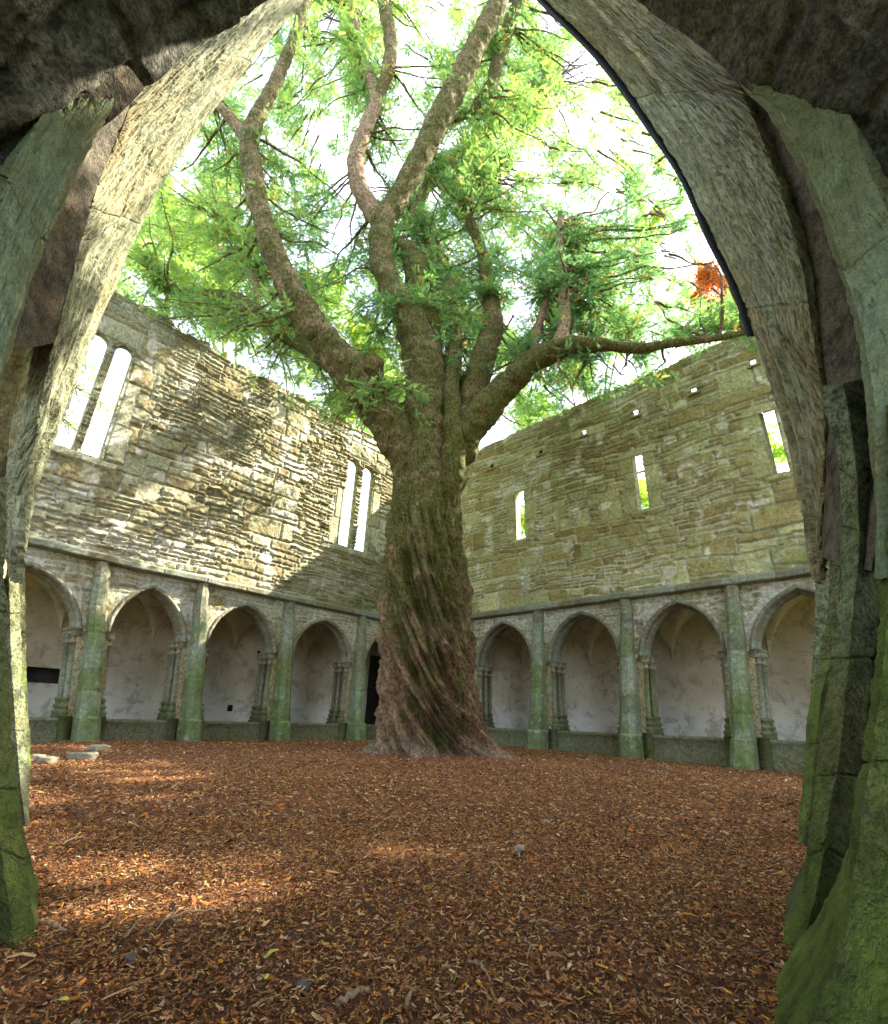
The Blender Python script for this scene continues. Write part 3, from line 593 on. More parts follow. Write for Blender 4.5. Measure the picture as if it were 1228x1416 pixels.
# covered walks behind the arcades
def walk(w, name, label, xs, t1):
    root = thing(name, label, 'cloister walk', W(w, 5, -1.6, -.5)); DP = -2.45
    # back wall with recesses
    n_ = 300; nzz = 90; ts = np.linspace(-2.4 if w == 'L' else -2.4, t1+1, n_); zs = np.linspace(-.6, 2.7, nzz); T, Z = np.meshgrid(ts, zs, indexing='ij')
    q = P2(T, Z); V = W(w, T, DP+.012*noise(q, 1.5, 2)+.006*noise(q, 6, 3), Z)
    rec = [rect(8.05, 8.85, .42, .74), rect(4.02, 4.17, .02, .19), rect(3.42, 3.52, 1.5, 1.58)] if w == 'L' else [rect(3.3, 3.37, 1.0, 1.06)]
    if w == 'L': rec.append(rect(-1.15, -.42, -.6, 1.88))
    Fc = gridfaces(n_, nzz); ct = T.ravel()[Fc].mean(1); cz = Z.ravel()[Fc].mean(1); k = np.ones(len(Fc), bool)
    for h in rec: k &= ~h(ct, cz)
    mk('plastered_wall', V.reshape(-1, 3), Fc[k], M['plaster'], root)
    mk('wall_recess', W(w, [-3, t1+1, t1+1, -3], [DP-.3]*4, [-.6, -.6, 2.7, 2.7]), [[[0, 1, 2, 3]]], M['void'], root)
    mk('walk_floor', W(w, [-2.5, t1+1, t1+1, -2.5], [DP-.2, DP-.2, -.5, -.5], [-.45]*4), [[[0, 1, 2, 3]]], M['slab'], root)
    # groin vault
    xx = xs+[t1+.6]; mb = MB()
    cs = [0.0]+list(xs[1:])+[xs[-1]+2.1]; cs = [-2.1]+cs
    def pt(x, h): return h*(1-abs(x)**1.9)**.62 if abs(x) < 1 else 0
    for a, b in zip(cs[:-1], cs[1:]):
        g = 34; u = np.linspace(-1, 1, g); zt_ = np.array([pt(x, 1.25) for x in u]); U, Vv = np.meshgrid(u, u, indexing='ij')
        Z = 1.42+np.maximum(zt_[:, None]+0*U, zt_[None, :]+0*U); T = (a+b)/2+U*(b-a)/2; Nn = (-.57+DP)/2+Vv*(-.57-DP)/2
        mb.add(W(w, T, Nn, Z).reshape(-1, 3), gridfaces(g, g))
    mb.build('groin_vault', M['plaster'], root)
    mk('walk_roof', W(w, [-3, t1+1, t1+1, -3], [DP-.4, DP-.4, -.3, -.3], [2.9]*4), [[[0, 1, 2, 3]]], M['slab'], root)
walk('L', 'covered_walk', 'plastered vaulted walk behind the left arcade, with a dark wall slot', xsL, 10.9)
walk('R', 'covered_walk', 'plastered vaulted walk behind the right arcade, pale at the foot of its wall', xsR, 10.9)

# ------------------------------------------------------------------ near archway, ribs and piers around the viewpoint
def loft(name, rows, N, sub, mat, parent, disp=(.008, 6), joints=(), jw=.006, tone=6, damp=.5, closed=True, seed=0, fib=0., dampf=None, smooth_=True, mould=None, wet=None):
    """rows: [[(x,y,z)..K] ...]; resampled to N rows, each section edge split into sub[k]; joints cut across at given row fractions"""
    A = cr_interp(np.array(rows), N); K = A.shape[1]; cols = []; ar = []
    for k in range(K if closed else K-1):
        a, b = A[:, k], A[:, (k+1) % K]
        for f in np.arange(sub[k])/sub[k]: cols.append(a+(b-a)*f)
    if not closed: cols.append(A[:, -1])
    V = np.stack(cols, 1); nv = V.shape[1]
    mid = V.mean(1); L = np.concatenate([[0], np.cumsum(np.linalg.norm(np.diff(mid, axis=0), axis=1))])
    Wd = np.zeros((N, nv)); Wd[:, 1:] = np.cumsum(np.linalg.norm(np.diff(V, axis=1), axis=2), 1)
    nrm = vnormals(V.reshape(-1, 3), N, nv, closed)
    cen = V.mean(1, keepdims=True); sg = np.sign(np.sum(nrm*(V-cen), -1).mean()) if closed else 1
    UVs = np.stack([np.repeat(L[:, None], nv, 1), Wd], -1)
    q = np.stack([UVs[..., 0]*.22, UVs[..., 1]*1.5, np.full((N, nv), seed*1.7)], -1)
    d = disp[0]*fbm(V, disp[1], 4, seed)+disp[0]*.35*fbm(V, disp[1]*7, 3, seed+1)
    if fib:
        q = np.stack([UVs[..., 0]*.20, UVs[..., 1]*1.3, np.full((N, nv), seed*1.7)], -1)
        d = d+fib*.5*fbm(q, 6, 4, seed+3)-fib*.55*smooth(fbm(q, 26, 3, seed+4), .05, .3)-fib*.5*smooth(fbm(q, 60, 2, seed+6), .1, .3)
    if mould is not None: d = d+np.interp(np.arange(nv)/nv, mould[0], mould[1])[None]
    fr = np.linspace(0, 1, N)[:, None]; wob = .004*noise(V, 4, seed+9)
    js = np.zeros_like(d)
    for j in joints: js = np.maximum(js, np.exp(-((fr-j+wob)/(.0035*200/N*1.1))**2))
    d = d-jw*js
    V = V+nrm*d[..., None]*(sg if closed else 1)
    blk = np.searchsorted(np.array(sorted(joints)), fr+wob) if len(joints) else np.zeros_like(d)
    tn = .3+.4*((np.sin(blk*5.3+seed)*917) % 1)
    dm = damp+.15*noise(V, 1.6, seed+2) if dampf is None else dampf(V, fr)
    col = np.stack([tn+0*d, js*.0 if wet is None else wet(V), np.clip(dm-.0*js, 0, 1)], -1).reshape(-1, 3)
    F_ = [gridfaces(N, nv, cv=closed)]
    return mk(name, V.reshape(-1, 3), F_, mat, parent, col=col, uv=UVs.reshape(-1, 2), smooth_=smooth_)
def A3(*p): return at(*p)
YF = 2.2
gate = thing('stone_archway', 'huge pointed stone archway framing the whole view, striated soffit sunlit on the left', 'archway', (0, 1.9, -.5))
# ---- right half: far arris a, near arris b (px), depth ratio k
Ra = [(606, -210), (690, -75), (755, 0), (830, 75), (900, 170), (950, 250), (985, 330), (1020, 400), (1042, 465), (1062, 530), (1085, 600), (1100, 680), (1113, 745), (1122, 800)]
Rb = [(700, -420), (850, -130), (943, 0), (1004, 88), (1034, 145), (1065, 221), (1092, 305), (1111, 381), (1126, 480), (1135, 530), (1139, 600), (1137, 684), (1133, 750), (1131, 805)]
Rk = [1.4, 1.38, 1.36, 1.35, 1.34, 1.32, 1.3, 1.27, 1.23, 1.2, 1.16, 1.1, 1.06, 1.03]
La = [(606, -210), (505, -95), (423, 0), (375, 56), (318, 127), (262, 199), (225, 255), (187, 330), (161, 393), (140, 442), (122, 490), (103, 540), (85, 590), (65, 641), (49, 700), (39, 752), (33, 800)]
Lb = [(560, -420), (390, -140), (270, 0), (225, 67), (187, 131), (165, 187), (139, 247), (120, 307), (107, 350), (88, 425), (75, 475), (62, 530), (52, 595), (42, 641), (33, 700), (29, 758), (27, 805)]
Lk = [1.4, 1.38, 1.36, 1.35, 1.34, 1.32, 1.3, 1.28, 1.26, 1.23, 1.2, 1.17, 1.13, 1.1, 1.07, 1.05, 1.03]
def soffit(side, a, b, k, seed, joints):
    rows = []; sgn = 1 if side == 'R' else -1; n = len(a)
    for i, (p, q, kk) in enumerate(zip(a, b, k)):
        PA = at(*p, YF); PB = at(*q, YF/kk); f = i/(n-1)
        ex = np.array([sgn*1., 0, 0])*(.42*(1-f)**.7+.03)
        up = np.array([0, 0, 1.])*.35*max(0, 1-f*3.2)
        PM = PA*.62+PB*.38+(-ex*.10*(1-f)) *1.0      # soft bulge towards the opening
        PM = (PA*.55+PB*.45)-ex*.10
        PBo = PB+ex*.45+up+np.array([0, .02, 0]); PAo = PA*np.array([1.05, 1, 1])+ex*1.1+up+np.array([0, .10, 0]); PA2 = PA*1.025+ex*.12
        rows.append([PA, PM, PB, PBo, PAo, PA2])
    return loft('arch_soffit', rows, 900, [60, 60, 14, 10, 8, 6], M['soffit'], gate, (.006, 3.5), joints, .012, seed=seed, fib=.018, smooth_=False, mould=([0, .07, .09, .30, .315, .34, .355, .62, .66, .72, .76, 1], [0, .0, -.022, -.028, -.004, -.004, -.030, -.030, .004, .008, 0, 0]), dampf=lambda V, fr: .30+.28*smooth(-V[..., 2], -1.2, .6)+.1*noise(V, 1.5, 5))
soffit('R', Ra, Rb, Rk, 3, [.33, .55, .8]); soffit('L', La, Lb, Lk, 8, [.3, .5, .72])
# thin dark strip along the right far arris, colour standing for its shadowed edge
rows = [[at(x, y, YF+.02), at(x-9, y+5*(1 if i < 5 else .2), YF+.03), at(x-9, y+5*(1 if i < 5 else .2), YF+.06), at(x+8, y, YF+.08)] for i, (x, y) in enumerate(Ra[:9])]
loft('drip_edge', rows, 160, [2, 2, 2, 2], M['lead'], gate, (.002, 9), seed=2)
# ---- vault panels between the soffit and the near ribs (brown render)
Rp = [(940, -40, 1045, -60), (972, 30, 1040, 40), (1004, 88, 1046, 108), (1034, 145, 1082, 165), (1065, 221, 1106, 230), (1092, 305, 1140, 312), (1111, 381, 1168, 395), (1126, 480, 1195, 490), (1139, 560, 1200, 580), (1141, 640, 1196, 660), (1139, 700, 1190, 720), (1134, 770, 1180, 790)]
rows = []
for i, (x0, y0, x1, y1) in enumerate(Rp):
    f = i/(len(Rp)-1); yn = YF/np.interp(f, [0, .6, 1], [1.36, 1.2, 1.04]); P = at(x0+1, y0, yn-.03); Q = at(x1+26, y1, 1.50); m_ = (P+Q)/2*1.01
    rows.append([P, m_, Q, Q*1.25+np.array([.05, 0, .0]), P*1.12+np.array([.05, 0, .0])])
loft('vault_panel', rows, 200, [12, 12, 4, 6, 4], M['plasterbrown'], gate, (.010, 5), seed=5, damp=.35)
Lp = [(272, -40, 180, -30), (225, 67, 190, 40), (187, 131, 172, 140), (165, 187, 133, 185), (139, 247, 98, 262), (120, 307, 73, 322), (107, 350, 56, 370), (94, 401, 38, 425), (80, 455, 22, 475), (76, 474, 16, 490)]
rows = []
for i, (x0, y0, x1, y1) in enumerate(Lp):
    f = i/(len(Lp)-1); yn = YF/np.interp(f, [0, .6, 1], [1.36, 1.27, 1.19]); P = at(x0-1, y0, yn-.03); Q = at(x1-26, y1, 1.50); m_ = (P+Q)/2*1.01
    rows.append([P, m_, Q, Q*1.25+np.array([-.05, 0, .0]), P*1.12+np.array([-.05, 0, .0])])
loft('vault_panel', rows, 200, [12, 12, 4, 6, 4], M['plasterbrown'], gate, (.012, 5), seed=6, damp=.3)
# ---- near ribs: thin arris face + broad face
def rib(inner, fold, outer, Ys, seed, joints, label=None):
    rows = []
    for a, b, c, Y in zip(inner, fold, outer, Ys):
        PA = at(*a, Y+.09); PB = at(*b, Y); PC = at(*c, Y-.05); s = 1 if PA[0] > 0 else -1
        rows.append([PA, PB, PC, PC*1.17+np.array([s*.10, 0, .05]), PA*1.12+np.array([s*.04, 0, .02])])
    return loft('vault_rib', rows, 560, [12, 90, 8, 8, 6], M['rib'], gate, (.008, 12), joints, .012, seed=seed, fib=.008, smooth_=False, dampf=lambda V, fr: .30+.36*smooth(-V[..., 2], -1.5, -.1)+.12*noise(V, 2.2, 4))
rib([(1000, 60), (1004, 90), (1034, 130), (1066, 165), (1092, 210), (1118, 260), (1143, 325), (1163, 390), (1180, 445), (1190, 500), (1196, 560), (1202, 620), (1209, 700), (1212, 800)],
    [(1020, 50), (1030, 100), (1060, 132), (1082, 160), (1108, 215), (1134, 275), (1155, 335), (1174, 395), (1190, 447), (1202, 500), (1210, 560), (1211, 620), (1212, 700), (1214, 800)],
    [(1040, 30), (1102, 62), (1130, 85), (1158, 120), (1180, 170), (1200, 225), (1222, 280), (1245, 340), (1262, 400), (1280, 460), (1300, 520), (1310, 600), (1315, 700), (1320, 800)],
    [1.45, 1.40, 1.36, 1.32, 1.28, 1.24, 1.2, 1.16, 1.13, 1.1, 1.08, 1.06, 1.04, 1.02], 4, [.2, .62])
rib([(206, 40), (205, 95), (184, 131), (142, 176), (120, 215), (101, 255), (71, 322), (57, 358), (45, 393), (22, 464), (8, 520), (-6, 570), (-20, 640)],
    [(200, 38), (196, 90), (160, 130), (128, 178), (106, 218), (89, 255), (62, 320), (48, 356), (37, 390), (15, 462), (0, 515), (-14, 565), (-28, 640)],
    [(184, 34), (135, 56), (110, 82), (80, 118), (60, 150), (45, 180), (15, 235), (0, 270), (-15, 300), (-50, 360), (-80, 410), (-100, 460), (-120, 560)],
    [1.45, 1.40, 1.36, 1.32, 1.29, 1.26, 1.22, 1.2, 1.18, 1.14, 1.12, 1.1, 1.08], 9, [.13, .2, .66])
# ---- mass of walling over and beside the opening
def overwall():
    I = []
    for side, a, b, k in (('L', La, Lb, Lk), ('R', Ra, Rb, Rk)):
        pts = [at(*q, YF/kk)*1.04+np.array([(1 if side == 'R' else -1)*.34, 0, .25*max(0, 1-i*.12)]) for i, (q, kk) in enumerate(zip(b, k))]
        pts.append(pts[-1]*np.array([1, 1, 0])+np.array([0, 0, -.6]))
        I += pts[::-1] if side == 'L' else pts[1:]
    I = np.array(I)[:, [0, 2]]; O = []
    for x, z in I:
        dx, dz = x, max(z-.6, .02); s = min(4.6/max(abs(dx), 1e-6), 7.4/dz); O.append((dx*s, z if z < .7 else .6+dz*s))
    I[:, 0] -= 1.1*(I[:, 0] < 0)*(1-smooth(I[:, 1], 1.7, 2.3)); O = np.array(O); f = lambda P, Y: np.stack([P[:, 0], np.full(len(P), Y), P[:, 1]], -1)
    n = 14; rings = [f(I+(O-I)*t, 1.56) for t in np.linspace(0, 1, n)]+[f(I+(O-I)*t, 2.16) for t in np.linspace(1, 0, n)]
    V = np.stack(rings, 1); V = V+.03*np.stack([noise(V, 3, 1), noise(V, 3, 2), noise(V, 3, 3)], -1)
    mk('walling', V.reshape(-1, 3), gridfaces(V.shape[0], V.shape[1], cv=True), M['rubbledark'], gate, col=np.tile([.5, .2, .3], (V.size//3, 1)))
overwall()
# ---- dark rubble vault above and around the viewpoint
def vaultshell():
    rows = []
    for Y in np.linspace(1.42, -1.6, 40):
        sec = []
        for a in np.linspace(0, 1, 60):
            x = 1.86*math.cos(math.pi*a); ax_ = abs(x)/1.86; z = 1.2+3.0*(1-ax_**1.9)**.75
            sec.append((x, Y, z))
        sec = [(1.86, Y, z) for z in np.linspace(-.62, 1.14, 14)]+sec+[(-1.86, Y, z) for z in np.linspace(1.14, -.62, 14)]
        rows.append(sec)
    V = np.array(rows); V2 = cr_interp(V, 170); V2 = np.swapaxes(cr_interp(np.swapaxes(V2, 0, 1), 520), 0, 1); nrm = vnormals(V2.reshape(-1, 3), *V2.shape[:2], False)
    H, E, R = stones(np.repeat(np.linspace(0, 11, 520)[None], 170, 0), np.repeat(np.linspace(0, 3.2, 170)[:, None], 520, 1), 77, (.09, .2), (1.2, 3), tilt=.03)
    V2 = V2+nrm*(.025*smooth(E, 0, .04)+H+.05*fbm(V2, 4, 5, 3))[..., None]
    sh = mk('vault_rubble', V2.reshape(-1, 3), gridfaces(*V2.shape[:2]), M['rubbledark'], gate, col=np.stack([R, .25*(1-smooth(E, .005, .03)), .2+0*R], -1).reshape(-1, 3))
vaultshell()
# ---- right side: shafts and buttresses running down to the ground, from the near one to the far ones
def band(name, L_, M_, R_, Y, parent, seed, joints, mat='pier', back=.35, smooth_=True, dm=.55, push=0.06):
    """a pier with a lit face L-M and a shaded face M-R"""
    rows = []
    for a, b, c in zip(L_, M_, R_):
        PA = at(*a, Y+push); PB = at(*b, Y-.02); PC = at(*c, Y+.03); s = 1 if PA[0] > 0 else -1
        kb = (Y+back)/Y; rows.append([PA, PB, PC, PC*np.array([kb, 1, 1])+np.array([s*.06, back, 0]), PA*np.array([kb, 1, 1])+np.array([s*.03, back, 0])])
    return loft(name, rows, 460, [44, 44, 6, 5, 6], M[mat], parent, (.009, 14), joints, .010, seed=seed, fib=.002, smooth_=False, dampf=lambda V, fr: dm-.30*smooth(V[..., 2], .1, 1.3)+.12*noise(V, 2.5, seed), wet=lambda V: .85*smooth(-V[..., 2]+.22*fbm(V, 5, 3, 8), .24, .42))
nb = thing('pier', 'yellow-green chamfered stone pier, second in from the right edge, its foot black with damp', 'pier', ground_ := (at(1100, 1320, 1.62)))
band('shaft', [(1134, 534), (1138, 560), (1157, 622), (1163, 684), (1162, 771), (1157, 846), (1146, 925), (1138, 985), (1131, 1050), (1121, 1134), (1107, 1225), (1081, 1306), (1078, 1330)],
     [(1166, 530), (1172, 560), (1183, 640), (1187, 700), (1187, 771), (1180, 846), (1173, 925), (1167, 985), (1160, 1050), (1147, 1120), (1132, 1217), (1104, 1330), (1098, 1352)],
     [(1205, 520), (1210, 560), (1216, 640), (1218, 700), (1216, 771), (1212, 846), (1204, 925), (1198, 985), (1190, 1050), (1177, 1137), (1159, 1234), (1132, 1345), (1128, 1372)],
     1.60, nb, 12, [.19, .31, .56, .75, .86])
f1 = thing('pier', 'slim pale-green pier partly hidden behind the yellow-green pier, near the right edge', 'pier', at(1107, 1165, 2.9))
band('shaft', [(1142, 700), (1144, 734), (1146, 790), (1145, 840), (1134, 900), (1123, 960), (1115, 1011), (1111, 1060), (1107, 1114), (1104, 1153), (1103, 1178)],
     [(1156, 700), (1160, 747), (1161, 790), (1160, 840), (1152, 900), (1136, 960), (1130, 1011), (1125, 1060), (1120, 1114), (1112, 1153), (1110, 1182)],
     [(1172, 700), (1176, 747), (1176, 790), (1176, 840), (1170, 900), (1160, 960), (1152, 1011), (1148, 1060), (1140, 1114), (1130, 1153), (1128, 1186)], 2.9, f1, 13, [.2, .5, .74])
f2 = thing('pier', 'farthest thin grey pier glimpsed in the gap right of the pointed arches', 'pier', at(1112, 1100, 4.2))
band('shaft', [(1127, 790), (1127, 850), (1122, 930), (1118, 1000), (1112, 1080), (1110, 1112)], [(1136, 780), (1138, 850), (1134, 930), (1128, 1000), (1120, 1080), (1118, 1114)], [(1148, 770), (1152, 850), (1150, 930), (1140, 1000), (1132, 1080), (1130, 1116)], 4.2, f2, 14, [.4, .7])
nr = thing('pier', 'massive mossy green pier filling the lower right corner of the view', 'pier', at(1140, 1450, 1.02))
band('shaft', [(1222, 560), (1222, 650), (1216, 760), (1214, 850), (1203, 960), (1196, 1030), (1176, 1143), (1162, 1240), (1133, 1343), (1096, 1425), (1070, 1480)],
     [(1236, 560), (1236, 650), (1232, 760), (1228, 850), (1218, 960), (1208, 1030), (1192, 1143), (1180, 1240), (1155, 1343), (1120, 1425), (1095, 1490)],
     [(1400, 560), (1400, 650), (1400, 760), (1400, 850), (1400, 960), (1400, 1030), (1400, 1143), (1400, 1240), (1400, 1343), (1400, 1425), (1400, 1500)], 1.02, nr, 15, [.3, .62], dm=.68)
# dark flank wall between the ribs and the right pier
rows = [[at(1168, y, 1.95), at(1260, y+10, 1.62), at(1300, y+10, 1.9), at(1190, y, 2.2)] for y in (480, 620, 760, 900, 1040, 1180, 1330)]
loft('flank_wall', rows, 200, [30, 6, 6, 6], M['rubbledark'], gate, (.02, 5), [.3, .62], .01, seed=21, damp=.3)
# ---- left side
p1 = thing('pier', 'moss green pier with a dark flank in the lower left corner of the view', 'pier', at(30, 1300, 1.5))
band('shaft', [(12, 660), (8, 720), (8, 811), (12, 900), (18, 1011), (26, 1090), (34, 1166), (42, 1230), (51, 1287), (54, 1310)],
     [(-14, 660), (-16, 720), (-14, 811), (-12, 900), (-8, 1011), (-5, 1090), (0, 1155), (8, 1220), (22, 1316), (26, 1340)],
     [(-60, 660), (-60, 720), (-60, 811), (-60, 900), (-60, 1011), (-60, 1090), (-60, 1155), (-55, 1220), (-40, 1330), (-36, 1350)], 1.50, p1, 16, [.35, .72, .85])
p2 = thing('pier', 'slender grey-green pier catching sun, just right of the lower left corner pier', 'pier', at(40, 1150, 2.7))
band('shaft', [(45, 560), (38, 600), (33, 640), (29, 700), (27, 760), (28, 860), (33, 966), (39, 1078), (43, 1146), (45, 1165)],
     [(26, 560), (22, 600), (18, 640), (15, 700), (14, 760), (14, 860), (19, 966), (28, 1078), (36, 1150), (38, 1170)],
     [(8, 560), (2, 600), (-4, 640), (-8, 700), (-8, 760), (-6, 860), (0, 966), (6, 1078), (12, 1150), (14, 1176)], 2.7, p2, 17, [.25, .55, .8], dm=.4)
p3 = thing('pier', 'far thin pier on the left, seen edge-on beside the deepest arch', 'pier', at(38, 1080, 4.0))
band('shaft', [(33, 760), (36, 860), (38, 960), (42, 1040), (43, 1078)], [(22, 760), (26, 860), (28, 960), (33, 1040), (36, 1080)], [(8, 760), (12, 860), (16, 960), (20, 1040), (24, 1084)], 4.0, p3, 18, [.4, .7])
# sunlit pale spandrel seen under the left panel, and its curved edge shaft
sp_ = thing('spandrel_wall', 'sun-bleached pale spandrel at the left edge below the brown vault panel', 'wall', at(20, 640, 2.6))
rows = [[at(78, 468, 2.55), at(-60, 468, 2.35), at(-60, 440, 2.6), at(78, 440, 2.8)], [at(64, 520, 2.58), at(-60, 520, 2.35), at(-60, 500, 2.6), at(60, 510, 2.8)], [at(44, 590, 2.6), at(-60, 590, 2.35), at(-60, 590, 2.6), at(44, 590, 2.85)], [at(22, 650, 2.62), at(-60, 650, 2.35), at(-60, 650, 2.6), at(22, 650, 2.85)], [at(10, 720, 2.65), at(-60, 720, 2.35), at(-60, 720, 2.6), at(10, 720, 2.85)], [at(6, 800, 2.65), at(-60, 800, 2.35), at(-60, 800, 2.6), at(6, 800, 2.85)]]
loft('wall_face', rows, 160, [40, 6, 10, 6], M['spandrel'], sp_, (.03, 4), seed=23, damp=.15)
rows = [[at(x0, y, 2.5), at((x0+x1)/2, y, 2.42), at(x1, y, 2.5), at(x1+2, y, 2.66), at(x0, y, 2.66)] for x0, x1, y in ((36, 74, 474), (30, 66, 500), (25, 54, 540), (16, 43, 585), (11, 35, 625), (7, 31, 690), (8, 28, 760))]
loft('shaft', rows, 160, [8, 8, 4, 4, 4], M['dressed'], sp_, (.006, 6), [.55], .006, seed=24, damp=.1)
# ragged little wall-end above the left pair of lancets' springing

# ------------------------------------------------------------------ the yew
TC = np.array([.0, 8.25])
tree = thing('yew_tree', 'ancient yew with a twisted fluted trunk rising from the mulch mid-courtyard', 'tree', (TC[0], TC[1], -.5))
tp = [(1075, 607, 80), (1050, 607, 76), (1020, 600, 70), (980, 593, 64), (940, 591, 61), (900, 590, 60), (850, 588, 57), (800, 587, 54.5), (750, 587, 51), (700, 588, 49), (650, 591, 49), (615, 594, 47), (590, 595, 40), (570, 594, 34)]
def trunk():
    C = np.array([at(x, y, 8.25) for y, x, r in tp]); R = np.array([r/F*camdepth(c) for (y, x, r), c in zip(tp, C)])
    o = np.argsort(C[:, 2]); C, R = C[o], R[o]; nz_, na = 520, 420
    z = np.linspace(-.85, C[-1, 2], nz_); cx = np.interp(z, C[:, 2], C[:, 0]); cy = np.full(nz_, 8.25); r0 = np.interp(z, C[:, 2], R)
    k = np.ones(41)/41; pad = lambda a: np.convolve(np.pad(a, 20, 'edge'), k, 'valid'); cx, r0 = pad(cx), pad(r0)
    th = np.linspace(0, 2*np.pi, na, endpoint=False); TH_, Z = np.meshgrid(th, z); zr = Z+.52
    zc_ = np.clip(zr, 0, 5); tw = TH_+.95*(zc_-.095*zc_**2)                      # spiral grain
    q = np.stack([np.cos(tw)*1.2, np.sin(tw)*1.2, zr*.27], -1)
    rid = 0
    for s, a in ((2.4, .34), (4.6, .42), (9, .22), (18, .06)):
        n = noise(q*np.array([1, 1, 1.]), s, int(s)); rid = rid+a*(1-2.4*np.abs(n)**.75)
    fade = .35+.65*(1-smooth(zr, 2.2, 4.2))
    d = (.25*rid*fade)-.06+.05*fbm(np.stack([np.cos(TH_), np.sin(TH_), zr*.8], -1), 3.5, 4, 7)
    # root flare in lobes
    lob = 2.0*np.maximum(0, noise(np.stack([np.cos(TH_)*1.6, np.sin(TH_)*1.6, 0*Z], -1), 1.9, 21)+.05)**1.25+.9*np.maximum(0, noise(np.stack([np.cos(TH_)*4, np.sin(TH_)*4, 0*Z], -1), 1.7, 25))
    fl = np.exp(-np.clip(zr, -.2, 9)/.16)*(.02+.38*lob)+np.exp(-np.clip(zr, -.1, 9)/.5)*.12*lob
    fl = fl*(.7+.5*np.maximum(0, np.cos(TH_-(-.75))))
    rr = r0[:, None]+d+np.minimum(fl, .75)
    P = np.stack([cx[:, None]+rr*np.cos(TH_), cy[:, None]+rr*np.sin(TH_), Z], -1)
    P = P+.012*fbm(P, 11, 3, 3)[..., None]*np.stack([np.cos(TH_), np.sin(TH_), 0*Z], -1)
    moss_ = .40+.28*smooth(zr, .5, 3.6)-.20*rid
    moss_ = moss_+.25*smooth(-np.cos(TH_-2.6), -1, 1)*0
    col = np.stack([.12+.3*np.clip(rid, 0, 1)+0*Z, np.clip(moss_, 0, 1), np.clip(np.exp(-np.clip(zr-.02, 0, 9)/.10)*1.0, 0, .9)], -1)
    mk('trunk', P.reshape(-1, 3), gridfaces(nz_, na, cv=True), M['bark'], tree, col=col.reshape(-1, 3))
trunk()
def tube(path, N=140, na=32, bumps=.17, seed=0, up=0., moss=.5, rings=0., cap=False):
    """path: (px,py,Y,r_px)"""
    P = np.array([np.append(at(x, y, Y), 0) for x, y, Y, r in path]); 
    for i, (x, y, Y, r) in enumerate(path): P[i, 3] = r/F*camdepth(P[i, :3])
    A = cr_interp(P[:, None, :], N)[:, 0]; C = A[:, :3]; R = np.maximum(A[:, 3], .004)
    T = np.gradient(C, axis=0); T /= np.linalg.norm(T, axis=1, keepdims=True)
    ref = np.array([0, 1., .1]); U = np.cross(T, ref); U /= np.linalg.norm(U, axis=1, keepdims=True); Wv = np.cross(T, U)
    th = np.linspace(0, 2*np.pi, na, endpoint=False)
    s = np.concatenate([[0], np.cumsum(np.linalg.norm(np.diff(C, axis=0), axis=1))])
    dirs = U[:, None]*np.cos(th)[None, :, None]+Wv[:, None]*np.sin(th)[None, :, None]
    V0 = C[:, None]+dirs*R[:, None, None]
    d = 1+bumps*fbm(V0, 4, 4, seed)*1.6+bumps*.5*noise(V0, 12, seed+2)+rings*np.sin(s[:, None]*19+3*noise(V0, 2, seed)+1.5*np.sin(th)[None])*(.5+.5*noise(V0, 1.5, seed))
    V = C[:, None]+dirs*(R[:, None]*d)[..., None]
    col = np.stack([np.full(V.shape[:2], up)+0*d, np.full(V.shape[:2], moss)+.3*np.abs(rings)*8*(d-1)*2, 0*d], -1)
    return V, gridfaces(N, na, cv=True), np.clip(col, 0, 1).reshape(-1, 3), C, R, s
LIMBS = []
def limb(name, path, parent=None, **k):
    V, Fc, col, C, R, s = tube(path, **k)
    na = V.shape[1]; c = V[-1].mean(0); V2 = np.concatenate([V.reshape(-1, 3), c[None]]); n = len(V2)-1; b = n-na
    tri = np.array([[b+i, b+(i+1) % na, n] for i in range(na)])
    o = mk(name, V2, [Fc, tri], M['bark'], parent or tree, col=np.concatenate([col, col[-1:]]))
    LIMBS.append((C, R)); return o
L1 = limb('limb', [(592, 690, 8.2, 36), (570, 640, 8.05, 30), (536, 585, 7.8, 27), (495, 525, 7.5, 29), (455, 480, 7.2, 22), (420, 432, 6.95, 20), (385, 365, 6.7, 16.5), (362, 300, 6.5, 14.5), (350, 240, 6.4, 13.5), (345, 200, 6.35, 13), (352, 170, 6.3, 11.5), (374, 128, 6.2, 9), (400, 70, 6.1, 7.5), (420, 10, 6.0, 6.5), (430, -50, 6, 5)], N=300, na=44, seed=1, up=.7, moss=.52, rings=.07)
limb('limb', [(347, 200, 6.35, 9), (325, 170, 6.3, 8), (303, 147, 6.2, 6), (280, 120, 6.1, 4)], seed=2, up=.8, moss=.3)
limb('limb', [(515, 560, 7.6, 17), (470, 512, 7.9, 15), (440, 488, 8.1, 14), (395, 462, 8.3, 12), (355, 432, 8.5, 11), (320, 410, 8.7, 8), (270, 405, 8.9, 5), (225, 402, 9, 3)], N=160, seed=3, up=.35, moss=.6)
limb('limb', [(355, 432, 8.5, 5), (355, 400, 8.6, 5), (335, 360, 8.8, 4), (318, 310, 9, 3)], seed=31, up=.6, moss=.3, N=60)
cut = limb('limb', [(497, 560, 7.45, 10), (508, 535, 7.4, 16), (514, 515, 7.35, 17), (515, 500, 7.33, 16)], N=50, seed=4, moss=.5)
